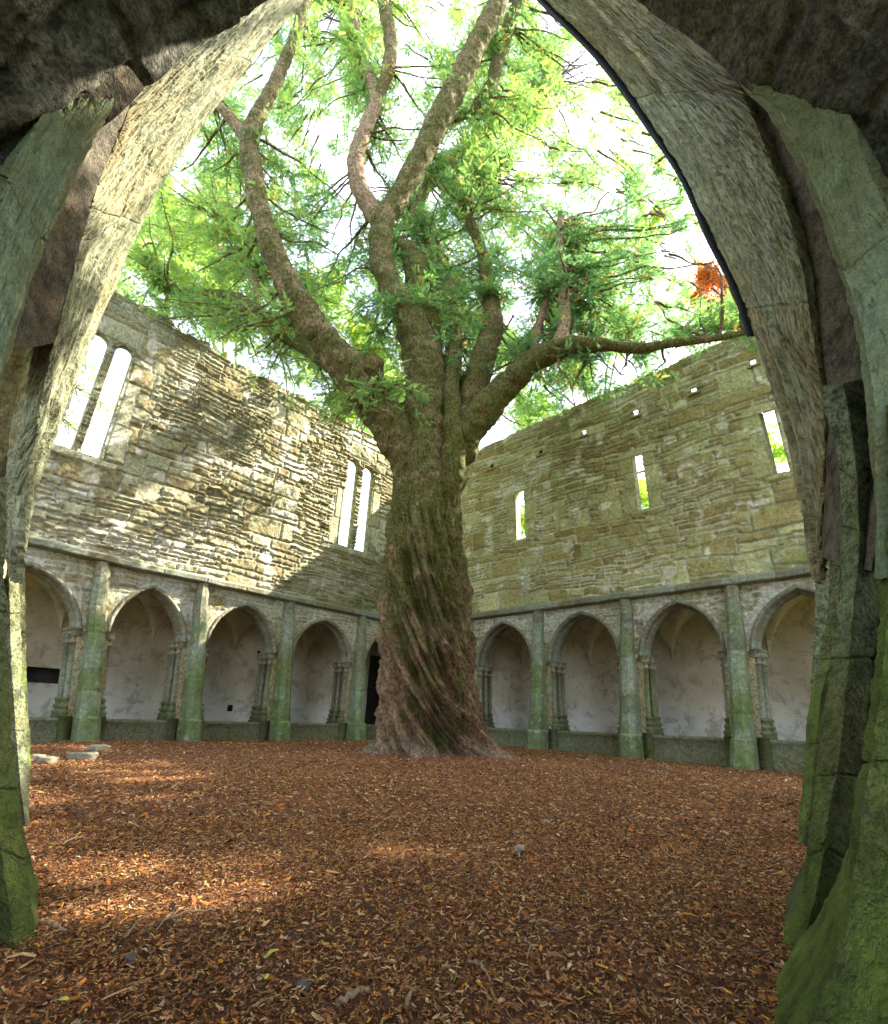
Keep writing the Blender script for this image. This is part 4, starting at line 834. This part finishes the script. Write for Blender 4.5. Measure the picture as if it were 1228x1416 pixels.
L2 = limb('limb', [(590, 760, 8.15, 26), (590, 690, 8.0, 30), (592, 620, 7.9, 31), (590, 560, 7.85, 27), (584, 490, 7.8, 27), (562, 432, 7.7, 21), (537, 390, 7.6, 16.5), (526, 345, 7.5, 16), (530, 308, 7.45, 16), (550, 275, 7.4, 14.5), (585, 210, 7.2, 16), (620, 140, 7.0, 16), (655, 70, 6.8, 14.5), (690, 0, 6.6, 13), (705, -60, 6.5, 12)], N=320, na=44, seed=5, up=.65, moss=.55)
limb('limb', [(530, 318, 7.45, 12), (520, 300, 7.5, 12.5), (498, 262, 7.6, 12), (492, 225, 7.7, 11), (507, 175, 7.8, 10), (520, 138, 7.9, 9), (505, 90, 8, 7), (492, 40, 8.1, 6), (480, -20, 8.2, 5)], N=160, seed=6, up=.8, moss=.3)
limb('limb', [(519, 140, 7.9, 7), (536, 100, 7.8, 8.5), (540, 60, 7.8, 8.5), (530, 0, 7.7, 8), (526, -50, 7.7, 7)], seed=7, up=.5, moss=.5)
limb('limb', [(598, 500, 7.95, 16), (590, 440, 7.85, 16), (577, 385, 7.75, 16), (566, 352, 7.7, 15), (551, 338, 7.65, 11)], N=100, seed=8, up=.1, moss=.75)
L5 = limb('limb', [(612, 610, 8.2, 20), (622, 540, 8.4, 14), (628, 480, 8.7, 12), (622, 420, 9.0, 11), (612, 370, 9.3, 11), (592, 325, 9.6, 11), (575, 290, 9.9, 10), (566, 265, 10.1, 8)], N=140, seed=9, up=.4, moss=.5)
limb('limb', [(575, 290, 9.9, 7), (600, 245, 10, 7), (640, 212, 10.1, 7), (670, 180, 10.2, 6), (725, 140, 10.3, 5), (770, 112, 10.4, 4), (760, 85, 10.4, 2.5)], N=100, seed=10, up=.6, moss=.5)
limb('limb', [(628, 165, 7.6, 5), (655, 150, 7.6, 7), (675, 125, 7.5, 8), (690, 80, 7.4, 9), (705, 35, 7.3, 9), (728, -20, 7.2, 8)], N=80, seed=11, up=.3, moss=.6)
L3 = limb('limb', [(604, 720, 8.15, 28), (620, 650, 8.0, 28), (644, 598, 7.8, 25), (676, 560, 7.6, 21), (706, 528, 7.4, 18), (740, 498, 7.2, 16), (780, 480, 7.0, 15), (825, 477, 6.9, 10), (880, 481, 6.8, 7), (940, 474, 6.7, 5.5), (1000, 466, 6.6, 4.5), (1060, 452, 6.6, 3.5)], N=260, na=40, seed=12, up=.15, moss=.6)
limb('limb', [(640, 600, 7.9, 20), (652, 560, 7.95, 20), (664, 505, 8.0, 18), (680, 455, 8.1, 15), (676, 400, 8.2, 11), (664, 340, 8.4, 8), (640, 280, 8.5, 6), (650, 230, 8.6, 4)], N=140, seed=13, up=.2, moss=.55)
limb('limb', [(768, 486, 7.05, 9), (780, 450, 7.15, 9), (779, 400, 7.3, 8), (774, 350, 7.5, 7), (775, 300, 7.6, 4)], N=80, seed=14, up=.8, moss=.2)
limb('limb', [(740, 498, 7.2, 6), (742, 460, 7.4, 6), (752, 430, 7.5, 5), (760, 400, 7.6, 3)], N=60, seed=15, up=.6, moss=.2)
limb('limb', [(608, 700, 8.0, 20), (624, 650, 7.75, 18), (628, 600, 7.6, 14), (624, 540, 7.7, 12), (630, 480, 7.8, 9)], N=90, seed=16, up=.0, moss=.65)
# sawn ends
def saw(px, py, Y, r, ax, name='sawn_end'):
    c = at(px, py, Y); rr = r/F*camdepth(c); ax = np.array(ax, float); ax /= np.linalg.norm(ax); u = np.cross(ax, [0, 0, 1.]) if abs(ax[2]) < .9 else np.cross(ax, [1., 0, 0]); u /= np.linalg.norm(u); v = np.cross(ax, u)
    th = np.linspace(0, 2*np.pi, 24, endpoint=False); ring = lambda s, o: c+o*ax+(u*np.cos(th)[:, None]+v*np.sin(th)[:, None])*rr*s
    V = np.concatenate([ring(1.02, -.05), ring(1.02, .0), ring(.9, .012), ring(.5, .01), ring(.05, .008)])
    mk(name, V, gridfaces(5, 24, cv=True), M['cutwood'], tree, smooth_=False)
saw(514, 500, 7.33, 16, (.1, -.25, 1)); saw(644, 568, 7.62, 8.5, (.2, -1, .05))
# secondary twigs and foliage: sprays grow along recursive twigs around the limbs
def region_ok(px, py):
    """crown outline as it spreads over the court, with open gaps of sky"""
    return True
GAPS = [(982, 385, 32), (478, 318, 18), (438, 182, 20), (520, 262, 14), (600, 268, 10), (800, 95, 28), (765, 30, 18), (930, 352, 26), (690, 605, 26), (455, 30, 18), (240, 175, 10), (905, 300, 20), (860, 505, 22), (640, 620, 30), (185, 300, 16), (700, 250, 12), (500, 280, 16), (610, 0, 16), (560, 330, 10), (560, 120, 10), (1000, 500, 30), (800, 560, 20), (470, 260, 14)]
CL0 = [  # foliage masses: px, py, Y, rx, ry, weight, sunlit tone put into leaf colour 0..1
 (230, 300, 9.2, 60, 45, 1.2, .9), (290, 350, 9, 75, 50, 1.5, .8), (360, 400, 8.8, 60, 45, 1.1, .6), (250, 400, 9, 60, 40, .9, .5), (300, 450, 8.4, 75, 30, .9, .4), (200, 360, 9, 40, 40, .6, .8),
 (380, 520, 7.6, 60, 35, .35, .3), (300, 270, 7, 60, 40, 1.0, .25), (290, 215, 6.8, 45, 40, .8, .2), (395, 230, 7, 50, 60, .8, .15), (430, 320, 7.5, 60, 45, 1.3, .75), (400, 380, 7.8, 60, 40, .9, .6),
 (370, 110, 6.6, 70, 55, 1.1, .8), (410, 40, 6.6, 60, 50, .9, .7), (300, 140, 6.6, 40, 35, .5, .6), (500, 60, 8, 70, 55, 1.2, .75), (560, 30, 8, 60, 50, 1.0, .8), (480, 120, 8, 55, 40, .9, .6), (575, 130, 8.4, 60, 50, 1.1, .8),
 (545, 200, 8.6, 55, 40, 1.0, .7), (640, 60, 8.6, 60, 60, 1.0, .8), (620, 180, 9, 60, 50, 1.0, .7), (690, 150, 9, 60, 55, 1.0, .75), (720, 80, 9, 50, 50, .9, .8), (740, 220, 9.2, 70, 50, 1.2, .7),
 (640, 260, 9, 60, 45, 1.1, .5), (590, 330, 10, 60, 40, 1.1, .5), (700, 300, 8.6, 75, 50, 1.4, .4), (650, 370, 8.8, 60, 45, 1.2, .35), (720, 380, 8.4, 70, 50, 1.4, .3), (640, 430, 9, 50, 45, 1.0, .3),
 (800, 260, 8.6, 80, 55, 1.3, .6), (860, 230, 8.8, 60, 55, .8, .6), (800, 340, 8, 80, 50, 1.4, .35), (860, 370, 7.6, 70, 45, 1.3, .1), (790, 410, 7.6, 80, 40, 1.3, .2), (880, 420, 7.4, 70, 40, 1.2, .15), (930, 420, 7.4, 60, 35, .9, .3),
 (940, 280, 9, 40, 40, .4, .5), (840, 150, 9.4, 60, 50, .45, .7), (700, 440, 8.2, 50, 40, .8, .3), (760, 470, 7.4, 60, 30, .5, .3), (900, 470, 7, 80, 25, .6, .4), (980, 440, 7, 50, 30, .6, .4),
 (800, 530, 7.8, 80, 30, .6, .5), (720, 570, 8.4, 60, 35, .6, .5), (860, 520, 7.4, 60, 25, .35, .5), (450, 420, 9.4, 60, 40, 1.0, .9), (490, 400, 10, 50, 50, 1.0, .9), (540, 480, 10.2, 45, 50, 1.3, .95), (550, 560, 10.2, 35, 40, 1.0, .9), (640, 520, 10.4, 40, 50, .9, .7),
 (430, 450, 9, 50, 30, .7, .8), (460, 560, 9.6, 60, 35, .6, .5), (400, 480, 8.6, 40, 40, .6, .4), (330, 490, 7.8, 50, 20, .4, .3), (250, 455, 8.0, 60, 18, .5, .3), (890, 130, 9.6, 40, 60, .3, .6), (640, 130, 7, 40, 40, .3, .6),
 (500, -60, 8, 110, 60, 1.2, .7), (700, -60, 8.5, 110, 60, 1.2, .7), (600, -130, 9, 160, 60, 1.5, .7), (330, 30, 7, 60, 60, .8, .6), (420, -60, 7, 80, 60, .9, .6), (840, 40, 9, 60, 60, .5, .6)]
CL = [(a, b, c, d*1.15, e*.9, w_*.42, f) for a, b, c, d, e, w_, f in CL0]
_poly = [(165, 420), (150, 300), (250, 160), (330, 60), (400, -60), (790, -60), (890, 110), (970, 220), (1020, 330), (1030, 430), (960, 480), (880, 520), (800, 545), (720, 585), (655, 600), (640, 520), (560, 590), (500, 590), (440, 560), (360, 510), (280, 470), (210, 440)]
def _inside(x, y):
    c = False; n = len(_poly)
    for i in range(n):
        (x1, y1), (x2, y2) = _poly[i], _poly[(i+1) % n]
        if (y1 > y) != (y2 > y) and x < (x2-x1)*(y-y1)/(y2-y1)+x1: c = not c
    return c
_r = np.random.default_rng(19)
while len(CL) < len(CL0)+560:
    x, y = _r.uniform(150, 1010), _r.uniform(-60, 600)
    if _inside(x, y):
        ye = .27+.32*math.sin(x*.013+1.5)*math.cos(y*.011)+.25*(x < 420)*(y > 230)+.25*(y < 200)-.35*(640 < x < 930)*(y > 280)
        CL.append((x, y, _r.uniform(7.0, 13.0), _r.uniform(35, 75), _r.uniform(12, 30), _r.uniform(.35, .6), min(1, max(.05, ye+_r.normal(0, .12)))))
def spray_unit():
    """flat yew spray: a thin stem with paired needle-like leaflets (quads)"""
    V = []; T = 7
    for k in range(T):
        s = k/(T-1); L = .042*(1-.4*s)+.008; x0 = s*.17
        for sg in (-1, 1):
            ang = math.radians(52-20*s)*sg; dx, dy = math.cos(ang), math.sin(ang); wx, wy = -dy, dx; h = .0125
            V += [(x0, 0, 0), (x0+dx*L*.5+wx*h, dy*L*.5+wy*h, .003*(k % 3-1)), (x0+dx*L, dy*L, -.006), (x0+dx*L*.5-wx*h, dy*L*.5-wy*h, .003*(k % 3-1))]
    return np.array(V)
SU = spray_unit(); NQ = len(SU)//4
def sprays(P, dirs, nrm, scale, tone, red):
    d = dirs/np.linalg.norm(dirs, axis=1, keepdims=True); u = np.cross(nrm, d); u /= np.linalg.norm(u, axis=1, keepdims=True)+1e-9; n = np.cross(d, u)
    V = P[:, None]+scale[:, None, None]*(SU[None, :, 0, None]*d[:, None]+SU[None, :, 1, None]*u[:, None]+SU[None, :, 2, None]*n[:, None])
    N = len(P); Fc = (np.arange(N*NQ)*4)[:, None]+np.arange(4)
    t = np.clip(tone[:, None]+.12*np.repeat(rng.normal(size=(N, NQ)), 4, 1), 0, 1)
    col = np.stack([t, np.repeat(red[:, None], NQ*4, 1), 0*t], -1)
    return V.reshape(-1, 3), Fc, col.reshape(-1, 3)
def twigs_and_leaves(CL, limbs, per, leafscale=1.):
    LP, LR = np.concatenate([c[::4] for c, r in limbs]), np.concatenate([r[::4] for c, r in limbs])
    tw = MB(); P_, D_, N_, S_, T_, X_ = [], [], [], [], [], []
    for ci, (px, py, Y, rx, ry, wgt, ye) in enumerate(CL):
        ctr = at(px, py, Y); dc = camdepth(ctr)/F; R3 = np.array([rx*dc, .55, ry*dc])
        # bough from the nearest limb into the mass
        j = np.argmin(np.linalg.norm(LP-ctr, axis=1)+0*LR); a = LP[j]
        nbg = max(1, int(round(4*wgt)))
        for b in range(nbg):
            e = ctr+rng.normal(0, .62, 3)*R3; mid = (a+e)/2+rng.normal(0, .14, 3); L = np.linalg.norm(e-a)
            if L > 3.0: a0 = e+(a-e)/L*1.0
            else: a0 = a
            pts = np.stack([a0*(1-t)**2+2*mid*t*(1-t)+e*t*t if L <= 3 else a0*(1-t)+e*t for t in np.linspace(0, 1, 14)]); pts += .10*np.stack([noise(pts, 2.5, 1+b), noise(pts, 2.5, 7+b), noise(pts, 2.5, 13+b)], -1)*np.sin(np.linspace(0, 3.1, 14))[:, None]
            r = np.linspace(.024, .006, 14)*(1+.5*rng.random()); twig(tw, pts, r)
            for q in range(int(16*wgt)):
                t0 = rng.uniform(.25, 1); p0 = pts[int(t0*13)]; dr = rng.normal(0, 1, 3)*np.array([1, .8, .45]); dr /= np.linalg.norm(dr); ln = rng.uniform(.3, .85)
                p1 = p0+dr*ln+np.array([0, 0, -.10*ln]); s = np.stack([p0*(1-t)+p1*t+np.array([0, 0, .08*math.sin(t*3.1)*ln]) for t in np.linspace(0, 1, 6)])
                s += .02*rng.normal(0, 1, s.shape)*np.array([1, 1, .6]); twig(tw, s, np.linspace(.006, .002, 6), 3)
                m = int(per*wgt/ max(wgt, .6)); tt = rng.random(m); base = s[0]*(1-tt[:, None])+s[-1]*tt[:, None]
                side = rng.normal(0, 1, (m, 3)); side[:, 2] *= .4; P_.append(base+rng.normal(0, .035, (m, 3))+side*.045); D_.append(dr*.6+side*.6+np.array([0, 0, -.15]))
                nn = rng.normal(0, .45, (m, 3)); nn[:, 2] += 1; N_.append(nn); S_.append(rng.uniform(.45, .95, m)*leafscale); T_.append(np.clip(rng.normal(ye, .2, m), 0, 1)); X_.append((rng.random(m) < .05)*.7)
    P_, D_, N_, S_, T_, X_ = map(np.concatenate, (P_, D_, N_, S_, T_, X_))
    c = P_[:, 1]*cp+P_[:, 2]*sp; zz = -P_[:, 1]*sp+P_[:, 2]*cp; ux, uy = cr*P_[:, 0]+sr*zz, -sr*P_[:, 0]+cr*zz
    qx, qy = 614+F*ux/c, 708-F*uy/c
    k = fbm(P_, 2.6, 3, 77) < .22+.07*rng.normal(size=len(P_))
    for gx, gy, gr in GAPS: k &= (np.hypot(qx-gx, qy-gy) > gr*(.75+.5*rng.random(len(P_))))
    return tw, (P_[k], D_[k], N_[k], S_[k], T_[k], X_[k])
def twig(mb, pts, r, na=5):
    T = np.gradient(pts, axis=0); T /= np.linalg.norm(T, axis=1, keepdims=True)+1e-9; U = np.cross(T, [.13, .4, .9]); U /= np.linalg.norm(U, axis=1, keepdims=True)+1e-9; Wv = np.cross(T, U)
    th = np.linspace(0, 2*np.pi, na, endpoint=False); V = pts[:, None]+(U[:, None]*np.cos(th)[None, :, None]+Wv[:, None]*np.sin(th)[None, :, None])*np.asarray(r)[:, None, None]
    mb.add(V.reshape(-1, 3), gridfaces(len(pts), na, cv=True), col=(.25, .2, 0))
tw, LV = twigs_and_leaves(CL, LIMBS, 28)
tw.build('boughs', M['bark'], tree)
V, Fc, col = sprays(*LV); print('leaf quads', len(Fc))
mk('crown', V, Fc, M['leaf'], tree, col=col, smooth_=False)

# unseen crown clumps added beyond the view to shade the archway and near court
CLW = [(5.8, 4.2, 8.8, 1.1), (7.2, 5.2, 9.2, 1.1), (2.2, 2.4, 10.6, 1.2), (0, 1.8, 10.8, 1.3), (-2.2, 2.6, 10.6, 1.2), (3.4, 1.2, 9.6, 1.1), (-.5, 3.6, 12.6, 1.2)]
mb = MB(); P_, D_, N_ = [], [], []
for i, (x, y, z, r) in enumerate(CLW):
    c = np.array([x, y, z]); LP = np.concatenate([q[::4] for q, _ in LIMBS]); a = LP[np.argmin(np.linalg.norm(LP-c, axis=1))]
    a = at(703, -52, 6.51); t = np.linspace(0, 1, 24)[:, None]; s_ = np.array([0, 0, 1.3])*np.sin(t*3.1416)+ a*(1-t)+c*t; s_ += .12*np.stack([noise(s_, 1.2, 1+i), noise(s_, 1.2, 5+i), noise(s_, 1.2, 9+i)], -1)*np.sin(t*3.1); twig(mb, s_, np.linspace(.07, .02, 24), 8)
    for q in range(60):
        d = rng.normal(0, 1, 3); d /= np.linalg.norm(d); p1 = c+d*r*rng.uniform(.3, 1.1); tt = rng.random(34)**.7; P_.append(c*(1-tt[:, None])+p1*tt[:, None]+rng.normal(0, .10, (34, 3))); D_.append(rng.normal(0, 1, (34, 3))); n = rng.normal(0, .6, (34, 3)); n[:, 2] += 1; N_.append(n)
        twig(mb, np.stack([c*(1-u)+p1*u for u in np.linspace(0, 1, 4)]), np.linspace(.012, .004, 4), 3)
P_, D_, N_ = map(np.concatenate, (P_, D_, N_)); n = len(P_)
mb.build('outer_boughs', M['bark'], tree)
V, Fc, col = sprays(P_, D_, N_, rng.uniform(.9, 1.6, n), np.clip(rng.normal(.45, .2, n), 0, 1), np.zeros(n)); mk('outer_crown', V, Fc, M['leaf'], tree, col=col, smooth_=False)

# ferns and tufts rooted on the wall heads
for root, A, nn in WALLHEAD:
    n = 900; i = rng.integers(5, len(A)-5, n); g = fbm(A[i], .9, 3, 5) > -.02; i = i[g]; n = len(i)
    P_ = A[i]-nn*rng.uniform(.0, .35, (n, 1))+rng.normal(0, .02, (n, 3)); D_ = rng.normal(0, .6, (n, 3)); D_[:, 2] = np.abs(D_[:, 2])+.3; N_ = rng.normal(0, 1, (n, 3))
    V, Fc, col = sprays(P_, D_, N_, rng.uniform(.5, 1.1, n), np.clip(rng.normal(.3, .2, n), 0, 1), (rng.random(n) < .15)*.6)
    mk('wall_growth', V, Fc, M['leaf'], root, col=col, smooth_=False)

# ------------------------------------------------------------------ trees outside the walls
def far_tree(name, label, base, h, clumps, mat, leafn, twm=M['bark'], seed=1, red=.0, tone=.5, ls=1.):
    r = np.random.default_rng(seed); b = np.array(base, float); root = thing(name, label, 'tree', b, 'trees beyond the ruined walls')
    pts = np.stack([b+np.array([.3*math.sin(t*3+seed), .2*math.cos(t*2), h*t]) for t in np.linspace(0, 1, 16)])
    mb = MB(); twig(mb, pts, np.linspace(.28, .08, 16), 10); 
    P_, D_, N_, S_, T_ = [], [], [], [], []
    for (cx, cy, cz, rr, wgt) in clumps:
        c = np.array([cx, cy, cz]); i = min(15, max(3, int((cz-1.2-b[2])/h*15))); a = pts[i]
        s = np.stack([a*(1-t)+c*t+np.array([0, 0, .5*math.sin(t*3.1)]) for t in np.linspace(0, 1, 8)])+.06*r.normal(0, 1, (8, 3)); twig(mb, s, np.linspace(.06, .015, 8), 6)
        for q in range(int(26*wgt)):
            d = r.normal(0, 1, 3); d /= np.linalg.norm(d); p1 = c+d*rr*r.uniform(.4, 1.05); p0 = s[int(r.integers(3, 8))]
            ss = np.stack([p0*(1-t)+p1*t for t in np.linspace(0, 1, 5)])+.03*r.normal(0, 1, (5, 3)); twig(mb, ss, np.linspace(.02, .005, 5), 3)
            m = leafn; tt = r.random(m)**.6; P_.append(p0*(1-tt[:, None])+p1*tt[:, None]+r.normal(0, .16, (m, 3))); D_.append(r.normal(0, 1, (m, 3))); n = r.normal(0, .7, (m, 3)); n[:, 2] += 1; N_.append(n); S_.append(r.uniform(1.2, 2.4, m)*ls); T_.append(np.clip(r.normal(tone, .25, m), 0, 1))
    mb.build('trunk', twm, root)
    P_, D_, N_, S_, T_ = map(np.concatenate, (P_, D_, N_, S_, T_)); V, Fc, col = sprays(P_, D_, N_, S_, T_, np.full(len(P_), red))
    mk('crown', V, Fc, mat, root, col=col, smooth_=False)
def cl(*a): return [tuple(at(px, py, Y))+(r, w_) for px, py, Y, r, w_ in a]
far_tree('broadleaf_tree', 'yellow-green tree rising behind the left wall beyond the paired lancets', (-9, 19, -1), 13, cl((215, 270, 17, 1.3, 1), (270, 320, 18, 1.4, 1), (190, 340, 18, 1.3, .8), (310, 380, 18, 1.2, .8), (250, 380, 18, 1.2, .7), (150, 400, 17, 1.0, .6)), M['leafY'], 60, seed=3, tone=.6)
far_tree('broadleaf_tree', 'bright lime tree seen between the yew limbs above the far corner', (-2, 24, -1), 15, cl((450, 400, 22, 1.8, 1.1), (500, 470, 23, 1.7, 1.1), (540, 540, 23, 1.6, 1), (400, 470, 21, 1.5, .8), (600, 440, 24, 1.6, .8), (470, 560, 21, 1.3, .7), (530, 380, 23, 1.4, .7)), M['leafY'], 60, seed=4, tone=.5)
far_tree('broadleaf_tree', 'pale leafy tree behind the olive wall under the long right limb', (7, 21, -1), 14, cl((720, 560, 20, 1.4, .8), (800, 500, 20, 1.4, .8), (860, 440, 20, 1.5, .7), (760, 420, 22, 1.5, .7), (690, 480, 22, 1.4, .7), (900, 300, 20, 1.3, .5), (885, 690, 19, 1.2, .6), (1070, 620, 20, 1.5, .6), (722, 720, 19, 1.0, .4)), M['leafY'], 50, seed=5, tone=.4)
far_tree('broadleaf_tree', 'rust orange tree showing above the top of the right wall beside the archway edge', (12, 14.5, -1), 14, cl((975, 380, 16, .55, .8), (990, 430, 16, .6, .9), (955, 410, 16, .4, .4), (1010, 350, 16, .6, .6)), M['leafO'], 26, seed=6)
far_tree('bare_tree', 'thin bare-branched tree seen through the left pair of lancets', (-14, 13, -1), 11, cl((110, 600, 17, 1.5, .9), (140, 560, 17, 1.2, .8), (120, 500, 17, 1.2, .6)), M['leafY'], 3, seed=8)
for i, (x, y) in enumerate([(14, 2.5), (14.5, 6.5), (14, 10.5), (15, 14.5), (12.5, 8.6)]):  # unseen trees added beyond the right wall to shade the court floor
    r = np.random.default_rng(60+i); cc = [(x+r.normal(0, .8), y+r.uniform(-2.3, 2.3), zz-(2.75 if i == 4 else 0)+r.normal(0, .3), 1.7, .8) for zz in (6, 8, 9.6, 10.8, 11.8, 12.3, 11.4, 10)]+[(x+r.normal(0, .6), y+r.uniform(-2, 2), r.uniform(13.8, 15.5), .6, .35) for _ in range(2 if i < 4 else 0)]
    far_tree('broadleaf_tree', ['dense broadleaf tree standing outside the right wall nearest the archway', 'dense broadleaf tree outside the right wall, second from the archway', 'dense broadleaf tree outside the right wall, third from the archway', 'dense broadleaf tree outside the right wall near the far corner', 'dense broadleaf tree closest to the outer face of the right wall'][i], (x, y, -1), 13, cc, M['leafY'], 34, seed=70+i, tone=.3, ls=2.2)
# ------------------------------------------------------------------ loose things on the mulch
def rock(name, label, cat, px, py, size, seed, mat, group=None, flat=.5, z=None):
    r = ray(px, py); zz = -.52
    for _ in range(6): P = r*(zz/r[2]); zz = float(gz(P[0], P[1]))
    nu, nv = 18, 24; u = np.linspace(.02, np.pi-.02, nu)[:, None]; v = np.linspace(0, 2*np.pi, nv, endpoint=False)[None]
    S = np.stack([np.sin(u)*np.cos(v), np.sin(u)*np.sin(v), np.cos(u)+0*v], -1); q = np.sign(S)*np.abs(S)**.7
    V = q*(1+.22*noise(S+seed, 1.6, seed)+.1*noise(S+seed, 4, seed))[..., None]*np.array(size)*.5
    a = seed*1.3; V = V@np.array([[math.cos(a), math.sin(a), 0], [-math.sin(a), math.cos(a), 0], [0, 0, 1]])
    o = mk(name, V.reshape(-1, 3), gridfaces(nu, nv, cv=True), mat, smooth_=True); o.location = (P[0], P[1], zz+size[2]*flat*.5)
    return tag(o, label, cat, group)
rock('pebble', 'small grey-green pebble on the mulch right of centre', 'pebble', 718, 1179, (.055, .045, .035), 1, M['pebble'], 'stones lying on the mulch')
rock('pebble', 'tiny pale stone farther back on the mulch, up and right of the grey-green pebble', 'pebble', 756, 1140, (.05, .05, .03), 2, M['slab'], 'stones lying on the mulch')
rock('slate_chip', 'long dark blue-grey slate chip near the right of the mulch', 'slate chip', 762, 1290, (.06, .024, .012), 3, M['slate'], 'slate chips on the mulch')
rock('slate_chip', 'small dark slate chip in the middle of the mulch below the tree', 'slate chip', 559, 1250, (.04, .02, .012), 4, M['slate'], 'slate chips on the mulch')
rock('slate_chip', 'dark slate chip left of centre among pale shreds', 'slate chip', 402, 1299, (.045, .018, .01), 5, M['slate'], 'slate chips on the mulch')
rock('slate_chip', 'squarish grey slate chip near the bottom edge', 'slate chip', 421, 1367, (.04, .035, .02), 6, M['slate'], 'slate chips on the mulch')
rock('pebble', 'dark rounded stone at the lower left among orange litter', 'pebble', 181, 1332, (.032, .028, .022), 7, M['slate'], 'stones lying on the mulch')
rock('slate_chip', 'dark chip at the left near the sun patches', 'slate chip', 230, 1176, (.04, .022, .02), 8, M['slate'], 'slate chips on the mulch')
for k, (px, py, s, lb) in enumerate([(66, 1056, (.26, .14, .09), 'flat pale stone slab at the left rim of the dark pit'), (112, 1050, (.34, .16, .1), 'long grey-green slab on the right rim of the dark pit'), (136, 1038, (.26, .16, .1), 'mossy slab nearest the first buttress, beside the dark pit'), (50, 1052, (.2, .12, .08), 'small slab half buried in front of the dark pit')]):
    rock('stone_slab', lb, 'stone slab', px, py, s, 11+k, M['slab'], 'slabs around the pit')
def stick(label, pts, r, Lb='stick'):
    P = []
    for px, py, dz in pts:
        rr = ray(px, py); zz = -.52
        for _ in range(6): Q = rr*(zz/rr[2]); zz = float(gz(Q[0], Q[1]))
        P.append(Q*1.0+np.array([0, 0, .012+dz]))
    P = np.array(P); A = cr_interp(P[:, None], 14)[:, 0]; A += .002*rng.normal(0, 1, A.shape); c = A.mean(0); mb = MB(); twig(mb, A-c, np.linspace(r, r*.5, 14), 7)
    o = mb.build('twig', M['wood']); o.location = c; tag(o, label, 'twig', 'twigs lying on the mulch')
stick('pale broken twig beside the foot of the lower left pier', [(53, 1288, .01), (70, 1295, .012), (88, 1302, .008)], .006)
stick('thin straight twig slanting up to the right at lower left', [(170, 1308, .004), (188, 1290, .01), (205, 1274, .006)], .003)
stick('long thin twig slanting above the straight one at lower left', [(210, 1300, .004), (232, 1283, .012), (250, 1266, .006)], .0025)
stick('long level twig ending in a fork, left of centre', [(225, 1284, .006), (262, 1276, .012), (295, 1268, .006)], .004)
stick('curved pale twig near the sun patches at left', [(84, 1175, .006), (98, 1170, .014), (112, 1164, .006)], .005)
stick('fine hooked twig below the sun patches', [(133, 1225, .004), (148, 1224, .012), (160, 1221, .004)], .004)
stick('thick shred-like twig at the bottom centre', [(468, 1405, .006), (490, 1396, .014), (510, 1386, .006)], .007)
stick('thin diagonal twig right of the bottom centre', [(650, 1342, .004), (665, 1356, .014), (680, 1370, .004)], .004)
stick('curling fine twig at right, near the long slate chip', [(727, 1314, .004), (733, 1326, .016), (728, 1342, .006)], .0025)
stick('short pale twig in the middle right of the mulch', [(735, 1284, .004), (752, 1287, .010), (768, 1288, .004)], .004)
stick('straight pale twig by the foot of the right pier', [(1074, 1346, .004), (1092, 1358, .012), (1112, 1364, .004)], .005)
stick('bent twig at the lower right in front of the pier foot', [(1088, 1198, .004), (1096, 1203, .012), (1102, 1206, .006)], .004)
stick('pale vertical shred standing out near the bottom centre', [(561, 1408, .004), (567, 1394, .012), (573, 1382, .006)], .005)
